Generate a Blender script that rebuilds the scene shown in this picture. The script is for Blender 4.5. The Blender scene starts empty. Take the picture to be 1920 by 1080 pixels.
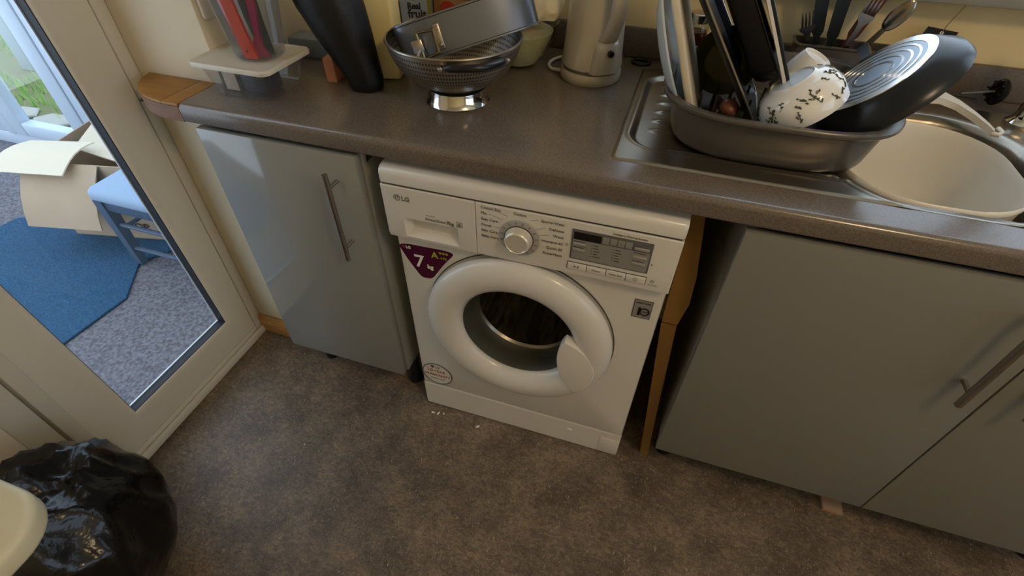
import bpy, bmesh, math, random
from mathutils import Vector as V, Matrix
import numpy as np
random.seed(7)
C = bpy.context.scene.collection
S = bpy.context.scene
PI = math.pi

# ------------------------------------------------------------------ camera
yaw, pitch, roll = -0.3045, -0.7645, 0.0149
cam_pos = V((0.5189, -0.7741, 1.3597))
fw = V((math.sin(yaw)*math.cos(pitch), math.cos(yaw)*math.cos(pitch), math.sin(pitch)))
r0 = V((math.cos(yaw), -math.sin(yaw), 0)); u0 = r0.cross(fw)
rr_ = math.cos(roll)*r0 + math.sin(roll)*u0; uu_ = -math.sin(roll)*r0 + math.cos(roll)*u0
cam = bpy.data.cameras.new('camera'); camo = bpy.data.objects.new('camera', cam); C.objects.link(camo)
mw = Matrix.Identity(4)
for i in range(3):
    mw[i][0], mw[i][1], mw[i][2], mw[i][3] = rr_[i], uu_[i], -fw[i], cam_pos[i]
camo.matrix_world = mw
cam.sensor_width = 36; cam.lens = 36*935.5/1920; cam.clip_start = .02
S.camera = camo

# ------------------------------------------------------------------ world, lights, exposure
w = bpy.data.worlds.new('overcast'); S.world = w; w.use_nodes = True
bg = w.node_tree.nodes['Background']
bg.inputs['Color'].default_value = (.72, .85, 1.0, 1); bg.inputs['Strength'].default_value = 2.6
S.view_settings.view_transform = 'Standard'; S.view_settings.look = 'None'
S.view_settings.exposure = -0.12; S.view_settings.gamma = 1; S.view_settings.use_curve_mapping = False

def area(name, loc, rot, sx, sy, power=0, col=(1, 1, 1), portal=False):
    l = bpy.data.lights.new(name, 'AREA'); l.shape = 'RECTANGLE'; l.size = sx; l.size_y = sy
    l.energy = power; l.color = col
    if portal: l.cycles.is_portal = True
    o = bpy.data.objects.new(name, l); C.objects.link(o); o.location = loc; o.rotation_euler = rot
    return o
# warm ceiling lamp of the kitchen
pl = bpy.data.lights.new('ceiling_bulb', 'POINT'); pl.energy = 24; pl.color = (1.0, .75, .46); pl.shadow_soft_size = .12
plo = bpy.data.objects.new('ceiling_bulb', pl); C.objects.link(plo); plo.location = (1.5, -1.0, 2.28)

# ------------------------------------------------------------------ materials
def lin(h):
    h = h.lstrip('#'); o = []
    for i in (0, 2, 4):
        c = int(h[i:i+2], 16)/255
        o.append(c/12.92 if c <= .04045 else ((c+.055)/1.055)**2.4)
    return (*o, 1)
def M(name, col, rough=.5, metal=0, var=None, bump=None, coat=0, trans=0, ior=1.45, stretch=None, uvdots=None, spec=.5):
    """principled material; var=(noise scale, second colour, contrast), bump=(noise scale, strength)"""
    m = bpy.data.materials.new(name); m.use_nodes = True
    nt = m.node_tree; b = nt.nodes['Principled BSDF']
    c = lin(col) if isinstance(col, str) else col
    b.inputs['Base Color'].default_value = c; b.inputs['Roughness'].default_value = rough
    b.inputs['Metallic'].default_value = metal; b.inputs['Coat Weight'].default_value = coat
    b.inputs['Coat Roughness'].default_value = .06
    b.inputs['Transmission Weight'].default_value = trans; b.inputs['IOR'].default_value = ior
    b.inputs['Specular IOR Level'].default_value = spec
    def coord():
        t = nt.nodes.new('ShaderNodeTexCoord'); mp = nt.nodes.new('ShaderNodeMapping')
        nt.links.new(t.outputs['Object'], mp.inputs['Vector'])
        if stretch: mp.inputs['Scale'].default_value = stretch
        return mp.outputs[0]
    if var:
        n = nt.nodes.new('ShaderNodeTexNoise'); n.inputs['Scale'].default_value = var[0]; n.inputs['Detail'].default_value = 6
        nt.links.new(coord(), n.inputs['Vector'])
        r = nt.nodes.new('ShaderNodeValToRGB')
        k = var[2] if len(var) > 2 else .15
        r.color_ramp.elements[0].position = .5-k; r.color_ramp.elements[1].position = .5+k
        r.color_ramp.elements[0].color = c; r.color_ramp.elements[1].color = lin(var[1])
        nt.links.new(n.outputs['Fac'], r.inputs[0]); nt.links.new(r.outputs[0], b.inputs['Base Color'])
    if bump:
        n = nt.nodes.new('ShaderNodeTexNoise'); n.inputs['Scale'].default_value = bump[0]; n.inputs['Detail'].default_value = 5
        nt.links.new(coord(), n.inputs['Vector'])
        bp = nt.nodes.new('ShaderNodeBump'); bp.inputs['Strength'].default_value = bump[1]; bp.inputs['Distance'].default_value = bump[2] if len(bump) > 2 else .002
        nt.links.new(n.outputs['Fac'], bp.inputs['Height']); nt.links.new(bp.outputs[0], b.inputs['Normal'])
    if uvdots:
        uv = nt.nodes.new('ShaderNodeUVMap'); sx = nt.nodes.new('ShaderNodeSeparateXYZ'); nt.links.new(uv.outputs[0], sx.inputs[0])
        outs = []
        for i in (0, 1):
            mu = nt.nodes.new('ShaderNodeMath'); mu.operation = 'MULTIPLY'; mu.inputs[1].default_value = uvdots[i]*2*PI
            nt.links.new(sx.outputs[i], mu.inputs[0])
            co = nt.nodes.new('ShaderNodeMath'); co.operation = 'COSINE'; nt.links.new(mu.outputs[0], co.inputs[0]); outs.append(co.outputs[0])
        ad = nt.nodes.new('ShaderNodeMath'); ad.operation = 'ADD'; nt.links.new(outs[0], ad.inputs[0]); nt.links.new(outs[1], ad.inputs[1])
        gt = nt.nodes.new('ShaderNodeMath'); gt.operation = 'GREATER_THAN'; gt.inputs[1].default_value = 1.0; nt.links.new(ad.outputs[0], gt.inputs[0])
        mx = nt.nodes.new('ShaderNodeMix'); mx.data_type = 'RGBA'; nt.links.new(gt.outputs[0], mx.inputs[0])
        mx.inputs[6].default_value = c; mx.inputs[7].default_value = lin('#14110e')
        nt.links.new(mx.outputs[2], b.inputs['Base Color'])
        mr = nt.nodes.new('ShaderNodeMath'); mr.operation = 'MULTIPLY_ADD'; mr.inputs[1].default_value = -.9; mr.inputs[2].default_value = .95
        nt.links.new(gt.outputs[0], mr.inputs[0]); nt.links.new(mr.outputs[0], b.inputs['Metallic'])
    return m
def glass(name, tint=(1, 1, 1), refl=.06, rough=.0, opac=0.0, col=(1, 1, 1)):
    """thin sheet glass or clear plastic: light passes straight through, a little is reflected"""
    m = bpy.data.materials.new(name); m.use_nodes = True; nt = m.node_tree
    for n in list(nt.nodes): nt.nodes.remove(n)
    out = nt.nodes.new('ShaderNodeOutputMaterial'); tr = nt.nodes.new('ShaderNodeBsdfTransparent'); tr.inputs[0].default_value = (*tint, 1)
    gl = nt.nodes.new('ShaderNodeBsdfGlossy'); gl.inputs['Roughness'].default_value = rough; gl.inputs[0].default_value = (1, 1, 1, 1)
    lw = nt.nodes.new('ShaderNodeFresnel'); lw.inputs['IOR'].default_value = 1.45
    ge = nt.nodes.new('ShaderNodeNewGeometry'); fm_ = nt.nodes.new('ShaderNodeMath'); fm_.operation = 'MULTIPLY_ADD'   # no reflection when leaving the sheet
    fm_.inputs[1].default_value = -1; fm_.inputs[2].default_value = 1; nt.links.new(ge.outputs['Backfacing'], fm_.inputs[0])
    fx_ = nt.nodes.new('ShaderNodeMath'); fx_.operation = 'MULTIPLY'; nt.links.new(lw.outputs[0], fx_.inputs[0]); nt.links.new(fm_.outputs[0], fx_.inputs[1])
    mx = nt.nodes.new('ShaderNodeMixShader'); nt.links.new(fx_.outputs[0], mx.inputs[0])
    nt.links.new(tr.outputs[0], mx.inputs[1]); nt.links.new(gl.outputs[0], mx.inputs[2])
    last = mx.outputs[0]
    if opac:
        df = nt.nodes.new('ShaderNodeBsdfDiffuse'); df.inputs[0].default_value = (*col, 1)
        m2 = nt.nodes.new('ShaderNodeMixShader'); m2.inputs[0].default_value = opac
        nt.links.new(last, m2.inputs[1]); nt.links.new(df.outputs[0], m2.inputs[2]); last = m2.outputs[0]
    nt.links.new(last, out.inputs[0])
    return m

def floor_mat():
    m = M('vinyl_floor', '#6b625a', rough=.45)
    nt = m.node_tree; b = nt.nodes['Principled BSDF']
    t = nt.nodes.new('ShaderNodeTexCoord')
    def noise(scale, det, rough=.6, mapscale=None, dist=0):
        n = nt.nodes.new('ShaderNodeTexNoise'); n.inputs['Scale'].default_value = scale; n.inputs['Detail'].default_value = det
        n.inputs['Roughness'].default_value = rough; n.inputs['Distortion'].default_value = dist
        if mapscale:
            mp = nt.nodes.new('ShaderNodeMapping'); mp.inputs['Scale'].default_value = mapscale; mp.inputs['Rotation'].default_value = (0, 0, .6)
            nt.links.new(t.outputs['Object'], mp.inputs[0]); nt.links.new(mp.outputs[0], n.inputs['Vector'])
        else: nt.links.new(t.outputs['Object'], n.inputs['Vector'])
        return n.outputs['Fac']
    def ramp(src, stops):
        r = nt.nodes.new('ShaderNodeValToRGB'); el = r.color_ramp.elements
        while len(el) < len(stops): el.new(.5)
        for e, (p_, c_) in zip(el, stops): e.position = p_; e.color = lin(c_) if isinstance(c_, str) else c_
        nt.links.new(src, r.inputs[0]); return r.outputs[0]
    def mix(kind, fac, a, bb):
        x = nt.nodes.new('ShaderNodeMix'); x.data_type = 'RGBA'; x.blend_type = kind
        if isinstance(fac, float): x.inputs[0].default_value = fac
        else: nt.links.new(fac, x.inputs[0])
        for k, v in ((6, a), (7, bb)):
            if isinstance(v, tuple): x.inputs[k].default_value = v
            else: nt.links.new(v, x.inputs[k])
        return x.outputs[2]
    base = ramp(noise(7, 8, .65), [(.34, '#61574d'), (.5, '#7d7164'), (.66, '#978775')])
    fine = ramp(noise(60, 8, .85, (1, 1.8, 1), 1.0), [(.36, '#2f2822'), (.48, '#82786c'), (.58, '#c0b29d')])
    c1 = mix('OVERLAY', .70, base, fine)
    sp = ramp(noise(70, 4, .6, (.6, 2.0, 1), 3.0), [(.33, (1, 1, 1, 1)), (.37, (0, 0, 0, 1))])
    c2 = mix('MIX', sp, c1, lin('#443b33'))
    sp2 = ramp(noise(65, 4, .6, (2.0, .7, 1), 3.0), [(.62, (0, 0, 0, 1)), (.66, (1, 1, 1, 1))])
    c3 = mix('MIX', sp2, c2, lin('#a5977f'))
    nt.links.new(c3, b.inputs['Base Color'])
    return m
mt = {}
mt['floor'] = floor_mat()
mt['cream'] = M('cream_wall_paint', '#e3cf9f', .75, bump=(90, .12))
mt['pier'] = M('pale_wall_paint', '#e0d5bd', .75, bump=(90, .12))
mt['ceiling'] = M('ceiling_paint', '#e4dcc8', .85)
mt['upvc'] = M('white_upvc', '#d8d2c4', .32, var=(3, '#d1cab9', .3))
mt['upvc_out'] = M('white_upvc_porch', '#bcc8d8', .4)
mt['gasket'] = M('rubber_gasket', '#23262c', .5)
mt['spacer'] = M('glazing_spacer', '#c9d2de', .35, .3)
mt['pane'] = glass('window_glass', (.97, .99, 1))
mt['pine'] = M('knotty_pine', '#d3a360', .45, var=(14, '#a9743a', .22), stretch=(1, 8, 8))
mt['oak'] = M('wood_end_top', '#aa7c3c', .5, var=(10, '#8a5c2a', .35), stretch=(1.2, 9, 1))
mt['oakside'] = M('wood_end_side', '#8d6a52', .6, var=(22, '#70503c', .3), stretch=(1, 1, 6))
mt['laminate'] = M('brown_laminate', '#594f47', .20, spec=.8, var=(480, '#7b6f64', .22), bump=(420, .05, .0005))
mt['upstand'] = M('dark_laminate', '#5c534c', .45, var=(300, '#6e635a', .16))
mt['door_gloss'] = M('grey_gloss_door', '#8c8b85', .12, coat=.3, spec=.5)
mt['door_gloss2'] = M('grey_satin_door', '#7d7a72', .30, coat=.1)
mt['carcass'] = M('grey_carcass', '#8e8e88', .45)
mt['steel'] = M('brushed_steel', '#a39c93', .30, 1)
mt['chrome'] = M('polished_chrome', '#d8d6d2', .08, 1)
mt['sink'] = M('sink_steel', '#a29a8e', .33, 1, bump=(200, .04, .0004))
mt['black_plastic'] = M('black_plastic', '#17161a', .32)
mt['white_enamel'] = M('white_enamel', '#d9d4cb', .26, coat=.25)
mt['white_plastic'] = M('white_plastic', '#dad4ca', .32)
mt['grey_line'] = M('shadow_gap', '#4b4743', .6)
mt['print'] = M('grey_print', '#6d6a69', .5)
mt['logo'] = M('logo_grey', '#77736f', .4)
mt['print_dark'] = M('dark_print', '#2a2827', .5)
mt['plate_grey'] = M('display_grey', '#5a5856', .35)
mt['plate_light'] = M('display_light_grey', '#8b8783', .35)
mt['lcd'] = M('lcd_black', '#1a1718', .12)
mt['silver'] = M('silver_paint', '#c9c4ba', .3, .6)
mt['knob'] = M('knob_silver', '#ddd5c6', .26, .35)
mt['ringgrey'] = M('dial_ring', '#a39f99', .3)
mt['purple'] = M('maroon_sticker', '#4a0f30', .25)
mt['sticker_white'] = M('sticker_white', '#e8e6e2', .4)
mt['green'] = M('lime_print', '#a9b13a', .5)
mt['redprint'] = M('red_print', '#9a4a55', .5)
mt['darkred'] = M('dark_red_print', '#6a2434', .5)
mt['drum'] = M('drum_steel', '#b8b2a8', .38, .35, var=(70, '#6d675f', .12), stretch=(1, .2, 1))
mt['drumlift'] = M('drum_lifter', '#b7b1a7', .3, .4)
mt['rubber'] = M('grey_rubber', '#4d4d47', .42)
mt['doorglass'] = glass('porthole_glass', (.92, .92, .88))
mt['card'] = M('brown_cardboard', '#8f6c38', .8, var=(8, '#84602f', .3))
mt['card2'] = M('box_cardboard', '#b09c86', .8, var=(5, '#a59079', .3))
mt['card_light'] = M('box_inside_lit', '#d5cab6', .8)  # paler copy of the cardboard: light on the flaps put into the colour
mt['rug'] = M('blue_rug', '#2e5c80', .95, var=(120, '#1d4361', .2), bump=(260, .9, .006))
mt['carpet'] = M('grey_carpet', '#7d7b82', .95, var=(90, '#54525a', .16), bump=(220, .8, .004))
mt['seatblue'] = M('pale_blue_fabric', '#8da2bd', .8, bump=(120, .3))
mt['navywood'] = M('dark_blue_wood', '#47566b', .45)
mt['grass'] = M('lawn', '#7fae42', .8, var=(5, '#9cc058', .3))
mt['stone'] = M('paving', '#aaa69f', .8, var=(12, '#bcb7ac', .3), bump=(60, .4))
mt['soil'] = M('garden_soil', '#77784e', .9)
mt['greywood'] = M('weathered_timber', '#a3abb0', .8)
mt['rackgrey'] = M('dark_grey_rack', '#5b5650', .27, .25)
mt['ceramic'] = M('white_ceramic', '#ece9e4', .12, coat=.5)
mt['pale_ceramic'] = M('pale_blue_ceramic', '#c4ccd2', .18, coat=.3)
mt['cream_plastic'] = M('cream_plastic', '#d6cab2', .4)
mt['nonstick'] = M('black_nonstick', '#24272c', .28, .3)
mt['panbase'] = M('pan_base_bright', '#e6e4e2', .16, 1)
mt['panbase2'] = M('pan_base_grey', '#9aa4b0', .3, .9)
mt['colander'] = M('perforated_steel', '#aaa298', .36, .95, uvdots=(140, 36))
mt['tin'] = M('grey_bakeware', '#737780', .28, .75)
mt['brass'] = M('brass_clip', '#9c8d66', .25, 1)
mt['blackmat'] = M('black_polythene', '#0c0b0e', .5, bump=(60, .35, .004))
mt['blackbag'] = M('bin_bag_polythene', '#0d0c0e', .22, bump=(7, .5, .03))
mt['kettle'] = M('kettle_silver', '#bdb4a3', .27, .15)
mt['kettle_dark'] = M('kettle_shadow_band', '#6a6660', .4)
mt['creampack'] = M('cream_carton', '#e8d69c', .55)
mt['juicegrey'] = M('carton_bluegrey', '#8f989c', .5)
mt['olivepack'] = M('carton_olive', '#7f7a2c', .5)
mt['brownpack'] = M('carton_brown', '#8a6436', .5)
mt['yellowpack'] = M('carton_yellow', '#d1a83a', .5)
mt['redpack'] = M('carton_red', '#9c2a1e', .5)
mt['pinkpack'] = M('pink_card', '#c98a72', .6)
mt['bluegreypack'] = M('bluegrey_pack', '#7f8b94', .5)
mt['jar'] = glass('clear_glass', (.9, .93, .92))
mt['bowlglass'] = glass('glass_bowl', (.86, .88, .84))
mt['tubclear'] = glass('clear_plastic', (.96, .96, .96), opac=.04, col=(.6, .6, .6))
mt['jugclear'] = glass('jug_plastic', (.93, .94, .96), opac=.07, col=(.25, .27, .30))
mt['whitebag'] = M('white_polythene', '#e5dcbf', .42, bump=(25, .6, .01))
mt['orange'] = M('orange_plastic', '#d8431f', .4)
mt['pink'] = M('pink_plastic', '#a32152', .4)
mt['greenplastic'] = M('dark_green_plastic', '#43463a', .45)
mt['blueplastic'] = M('blue_plastic', '#56607f', .45)
mt['steelcut'] = M('cutlery_steel', '#8d8781', .2, 1)
mt['brownwood'] = M('reddish_brown_wood', '#5b2f20', .4)
mt['spoonwood'] = M('spoon_brown', '#7a4a38', .35)
mt['olive'] = M('olive_ceramic', '#4c4a12', .3)
mt['redjar'] = M('red_preserve', '#4a0e12', .3)
mt['basin'] = M('basin_white', '#e4ded2', .34)
mt['crumb'] = M('crumb', '#e9e2d4', .8)
mt['batten'] = M('pinkish_wood', '#a58672', .7)
mt['tag'] = M('black_card', '#131317', .5)
mt['string'] = M('grey_string', '#7d735f', .8)
mt['bin'] = M('cream_tabletop', '#d9cfae', .35)
mt['lidwhite'] = M('tub_lid', '#cfc7b8', .38)
mt['flower'] = M('floral_print', '#4c5040', .4)
mt['label'] = M('pale_label', '#c9b9a9', .6)
mt['navy'] = M('navy_pack', '#2b2c3c', .5)

# ------------------------------------------------------------------ mesh helpers
def box(bm, a, b, bev=0, seg=2, mtx=None):
    x0, y0, z0 = a; x1, y1, z1 = b
    t = bmesh.new()
    vs = [t.verts.new((x, y, z)) for x in (x0, x1) for y in (y0, y1) for z in (z0, z1)]
    for f in ((0, 1, 3, 2), (4, 6, 7, 5), (0, 4, 5, 1), (2, 3, 7, 6), (0, 2, 6, 4), (1, 5, 7, 3)): t.faces.new([vs[i] for i in f])
    bmesh.ops.recalc_face_normals(t, faces=t.faces)
    if bev: bmesh.ops.bevel(t, geom=t.edges[:], offset=bev, segments=seg, profile=.5, affect='EDGES')
    merge(bm, t, mtx)
def merge(bm, t, mtx=None):
    if mtx is not None: t.transform(mtx)
    me = bpy.data.meshes.new('t'); t.to_mesh(me); t.free(); bm.from_mesh(me); bpy.data.meshes.remove(me)
def prism(bm, pts, z0, z1, bev=0, seg=2, mtx=None):
    t = bmesh.new()
    lo = [t.verts.new((x, y, z0)) for x, y in pts]; hi = [t.verts.new((x, y, z1)) for x, y in pts]
    t.faces.new(lo[::-1]); t.faces.new(hi); n = len(pts)
    for i in range(n): t.faces.new((lo[i], lo[(i+1) % n], hi[(i+1) % n], hi[i]))
    bmesh.ops.recalc_face_normals(t, faces=t.faces)
    if bev:
        ed = [e for e in t.edges if abs(e.verts[0].co.z-e.verts[1].co.z) < 1e-9]
        bmesh.ops.bevel(t, geom=ed, offset=bev, segments=seg, profile=.5, affect='EDGES')
    merge(bm, t, mtx)
def rrect(cx, cy, hx, hy, r, n=6):
    out = []
    for sx, sy, a0 in ((1, 1, 0), (-1, 1, PI/2), (-1, -1, PI), (1, -1, 1.5*PI)):
        for k in range(n+1):
            a = a0+k*PI/2/n
            out.append((cx+sx*(hx-r)+r*math.cos(a), cy+sy*(hy-r)+r*math.sin(a)))
    return out
def superell(cx, cy, a, b, n, k=72):
    out = []
    for i in range(k):
        t = 2*PI*i/k; c, s = math.cos(t), math.sin(t)
        out.append((cx+a*math.copysign(abs(c)**(2/n), c), cy+b*math.copysign(abs(s)**(2/n), s)))
    return out
def loft(bm, loops, cap0=False, cap1=False, closed=True, mtx=None):
    t = bmesh.new(); L = [[t.verts.new(p) for p in lp] for lp in loops]; n = len(L[0])
    for a, b in zip(L, L[1:]):
        for i in range(n if closed else n-1):
            t.faces.new((a[i], a[(i+1) % n], b[(i+1) % n], b[i]))
    if cap0: t.faces.new(L[0][::-1])
    if cap1: t.faces.new(L[-1])
    bmesh.ops.recalc_face_normals(t, faces=t.faces)
    merge(bm, t, mtx)
def lathe(bm, prof, n=48, mtx=None, closed=False, flip=False):
    """prof: (r, z) list; writes UV (angle 0..1, arc length 0..1)"""
    t = bmesh.new(); uvl = t.loops.layers.uv.new('UVMap')
    arc = [0]
    for a, b in zip(prof, prof[1:]): arc.append(arc[-1]+math.dist(a, b))
    tot = arc[-1] or 1
    L = []
    for r, z in prof:
        if r < 1e-6: L.append([t.verts.new((0, 0, z))])
        else: L.append([t.verts.new((r*math.cos(2*PI*i/n), r*math.sin(2*PI*i/n), z)) for i in range(n)])
    m = len(L)
    for j in range(m if closed else m-1):
        a, b = L[j], L[(j+1) % m]; va, vb = arc[j]/tot, arc[(j+1) % m]/tot
        if len(a) == 1 and len(b) == 1: continue
        for i in range(n):
            k = (i+1) % n
            if len(a) == 1: f = t.faces.new((a[0], b[k], b[i])); uv = [((i+.5)/n, va), ((i+1)/n, vb), (i/n, vb)]
            elif len(b) == 1: f = t.faces.new((a[i], a[k], b[0])); uv = [(i/n, va), ((i+1)/n, va), ((i+.5)/n, vb)]
            else: f = t.faces.new((a[i], a[k], b[k], b[i])); uv = [(i/n, va), ((i+1)/n, va), ((i+1)/n, vb), (i/n, vb)]
            for lp, q in zip(f.loops, uv): lp[uvl].uv = q
    bmesh.ops.recalc_face_normals(t, faces=t.faces)
    merge(bm, t, mtx)
def tube(bm, pts, rad, n=12, closed=False, mtx=None):
    pts = [V(p) for p in pts]; m = len(pts)
    rads = rad if isinstance(rad, (list, tuple)) else [rad]*m
    t = bmesh.new(); L = []; up = None
    for i, p in enumerate(pts):
        if closed: d = pts[(i+1) % m]-pts[i-1]
        else: d = pts[min(i+1, m-1)]-pts[max(i-1, 0)]
        d.normalize()
        if up is None: up = V((0, 0, 1)) if abs(d.z) < .9 else V((1, 0, 0))
        a = d.cross(up).normalized(); b = a.cross(d).normalized(); up = b
        L.append([t.verts.new(p+rads[i]*(math.cos(2*PI*k/n)*a+math.sin(2*PI*k/n)*b)) for k in range(n)])
    for i in range(m if closed else m-1):
        A, B = L[i], L[(i+1) % m]
        for k in range(n): t.faces.new((A[k], A[(k+1) % n], B[(k+1) % n], B[k]))
    if not closed: t.faces.new(L[0][::-1]); t.faces.new(L[-1])
    bmesh.ops.recalc_face_normals(t, faces=t.faces)
    merge(bm, t, mtx)
def ribbon(bm, pts, half, th, mtx=None):
    """flat strip along pts with half-width vectors: pts list of (centre, halfvec, normal)"""
    loops = []
    for c, h, nn in pts:
        c, h, nn = V(c), V(h), V(nn).normalized()*th/2
        loops.append([c-h-nn, c+h-nn, c+h+nn, c-h+nn])
    loft(bm, loops, True, True, mtx=mtx)
def sheet(bm, grid, th):
    """solid sheet from a grid (rows of points)"""
    t = bmesh.new(); R = [[t.verts.new(p) for p in row] for row in grid]
    for a, b in zip(R, R[1:]):
        for i in range(len(a)-1): t.faces.new((a[i], a[i+1], b[i+1], b[i]))
    bmesh.ops.recalc_face_normals(t, faces=t.faces)
    bmesh.ops.solidify(t, geom=t.faces[:], thickness=th)
    bmesh.ops.recalc_face_normals(t, faces=t.faces)
    merge(bm, t)
def frame_from(n, up=V((0, 0, 1)), loc=V((0, 0, 0))):
    n = V(n).normalized(); a = up.cross(n)
    if a.length < 1e-4: a = V((1, 0, 0))
    a.normalize(); b = n.cross(a)
    m = Matrix.Identity(4)
    for i in range(3): m[i][0], m[i][1], m[i][2], m[i][3] = a[i], b[i], n[i], loc[i]
    return m
def T(x, y, z): return Matrix.Translation((x, y, z))
def Rm(a, ax): return Matrix.Rotation(a, 4, ax)

def obj(name, bm, mat, parent=None, smooth=40, local=False, pre=None):
    if pre is not None: bm.transform(pre)
    if parent is not None and not local: bm.transform(root_matrix(parent).inverted())
    me = bpy.data.meshes.new(name); bm.to_mesh(me); bm.free()
    if smooth:
        me.polygons.foreach_set('use_smooth', [True]*len(me.polygons)); me.set_sharp_from_angle(angle=math.radians(smooth))
    me.materials.append(mt[mat] if isinstance(mat, str) else mat)
    o = bpy.data.objects.new(name, me); C.objects.link(o)
    if parent is not None: o.parent = parent
    return o
def root_matrix(o):
    m = Matrix.Identity(4)
    while o is not None: m = o.matrix_basis @ m; o = o.parent
    return m
def thing(name, label, cat, loc=(0, 0, 0), rotz=0, group=None):
    o = bpy.data.objects.new(name, None); o.empty_display_size = .05; C.objects.link(o)
    o.location = loc; o.rotation_euler = (0, 0, rotz); o['label'] = label; o['category'] = cat
    if group: o['group'] = group
    return o
def tag(o, label, cat, group=None):
    o['label'] = label; o['category'] = cat
    if group: o['group'] = group
    return o
def struct(o): o['kind'] = 'structure'; return o
def B(*args, **k):
    bm = bmesh.new(); box(bm, *args, **k); return bm
def lettering(s, size, x, y, parent, mat='print', pre=None, align='LEFT', rot=None, bold=0.0, name='lettering', depth=.0003):
    cu = bpy.data.curves.new('t', 'FONT'); cu.body = s; cu.size = size; cu.align_x = align; cu.extrude = depth; cu.offset = bold; cu.resolution_u = 3
    o = bpy.data.objects.new('t', cu); C.objects.link(o)
    dg = bpy.context.evaluated_depsgraph_get(); me = bpy.data.meshes.new_from_object(o.evaluated_get(dg))
    bm = bmesh.new(); bm.from_mesh(me); bpy.data.objects.remove(o); bpy.data.curves.remove(cu); bpy.data.meshes.remove(me)
    bm.transform(T(x, y, 0))
    return obj(name, bm, mat, parent, smooth=0, local=True, pre=pre)

# ------------------------------------------------------------------ structure: room shell
WZ = .907                       # worktop height
XW = -.684                      # inner face of the glazed door's frame
struct(obj('floor', B((-.72, -2.6, -.05), (3.2, .72, 0)), 'floor'))
struct(obj('ceiling', B((-.9, -2.6, 2.4), (3.2, .75, 2.46)), 'ceiling'))
bm = bmesh.new()
for a, b in (((3.1, -2.6, 0), (3.2, .72, .85)), ((3.1, -2.6, 2.15), (3.2, .72, 2.4)), ((3.1, -2.6, .85), (3.2, -2.2, 2.15)), ((3.1, -.2, .85), (3.2, .72, 2.15))): box(bm, a, b)
struct(obj('wall_right', bm, 'cream'))
win_added = struct(thing('window_added', '', '', (3.15, -1.2, .85))); del win_added['label'], win_added['category']  # unseen window, added to bring more daylight into the kitchen
bm = bmesh.new()
for a, b in (((3.12, -2.2, .85), (3.18, -2.15, 2.15)), ((3.12, -.25, .85), (3.18, -.2, 2.15)), ((3.12, -2.15, .85), (3.18, -.25, .90)), ((3.12, -2.15, 2.10), (3.18, -.25, 2.15)), ((3.12, -1.225, .90), (3.18, -1.175, 2.10))): box(bm, a, b, bev=.004)
obj('window_frame', bm, 'upvc_out', win_added)
for y0, y1 in ((-2.15, -1.225), (-1.175, -.25)): obj('pane', B((3.148, y0, .90), (3.152, y1, 2.10)), 'pane', win_added)
struct(obj('wall_front', B((-.9, -2.7, 0), (3.2, -2.6, 2.4)), 'cream'))
bm = bmesh.new()
wx0, wx1, wz0, wz1 = .38, 2.35, 1.12, 2.22
for a, b in (((-.446, .60, 0), (wx0, .72, 2.4)), ((wx1, .60, 0), (3.1, .72, 2.4)), ((wx0, .60, 0), (wx1, .72, wz0)), ((wx0, .60, wz1), (wx1, .72, 2.4))): box(bm, a, b)
struct(obj('wall_back', bm, 'cream'))
struct(obj('wall_alcove', B((-.78, .10, 0), (-.446, .72, 2.4), bev=.004), 'pier'))
bm = bmesh.new()
box(bm, (-.78, -2.6, 0), (XW, -.575, 2.4)); box(bm, (-.78, -.575, 2.08), (XW, .10, 2.4))
struct(obj('wall_left', bm, 'pier'))
# knotty pine skirting on the pier wall
struct(obj('baseboard_back', B((-.680, .084, .001), (-.447, .0998, .075), bev=.004), 'pine'))
# kitchen window over the sink
win = struct(thing('window_1', 'white framed kitchen window above the sink', 'window', (1.15, .62, wz0)))
del win['label'], win['category']
bm = bmesh.new()
for a, b in (((wx0, .62, wz0), (wx0+.045, .68, wz1)), ((wx1-.045, .62, wz0), (wx1, .68, wz1)), ((wx0+.045, .62, wz0), (wx1-.045, .68, wz0+.045)), ((wx0+.045, .62, wz1-.045), (wx1-.045, .68, wz1)), ((1.34, .62, wz0+.045), (1.40, .68, wz1-.045))): box(bm, a, b, bev=.004)
obj('window_frame', bm, 'upvc_out', win)
for x0, x1 in ((wx0+.045, 1.34), (1.40, wx1-.045)): obj('pane', B((x0, .648, wz0+.045), (x1, .652, wz1-.045)), 'pane', win)
struct(obj('trim_1', B((wx0-.03, .545, 1.09), (wx1+.03, .62, 1.115), bev=.004), 'carcass'))   # window board

# ---- glazed door in the left wall
door = struct(thing('door_1', '', '', (XW, -.2, 0))); del door['label'], door['category']
bm = bmesh.new()      # outer frame: jamb by the pier, threshold, far jamb, head
box(bm, (XW-.07, .066, .0), (XW, .0995, 2.08), bev=.004)
box(bm, (XW-.07, -.575, .0), (XW, -.5165, 2.08), bev=.004)
box(bm, (XW-.07, -.5165, .0), (XW, .066, .046), bev=.005)
box(bm, (XW-.07, -.5165, 2.03), (XW, .066, 2.08), bev=.004)
box(bm, (XW, -.575, .0), (XW+.012, .0995, .03), bev=.006)
obj('door_frame', bm, 'upvc', door)
def door_y(z, edge):   # the glass opening leans a little out of square
    return (-.021-.029*(z-.152)) if edge else (-.373-.045*(z-.152))
zb, ztp = .152, 1.96
def sash_loop(x, gy, gz):
    return [V((x, door_y(zb, 0)-gy, zb-gz)), V((x, door_y(zb, 1)+gy, zb-gz)), V((x, door_y(ztp, 1)+gy, ztp+gz)), V((x, door_y(ztp, 0)-gy, ztp+gz))]
def outer(x, e): return [V((x, -.5135+e, .049+e)), V((x, .0635-e, .049+e)), V((x, .0635-e, 2.027-e)), V((x, -.5135+e, 2.027-e))]
bm = bmesh.new()
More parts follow.
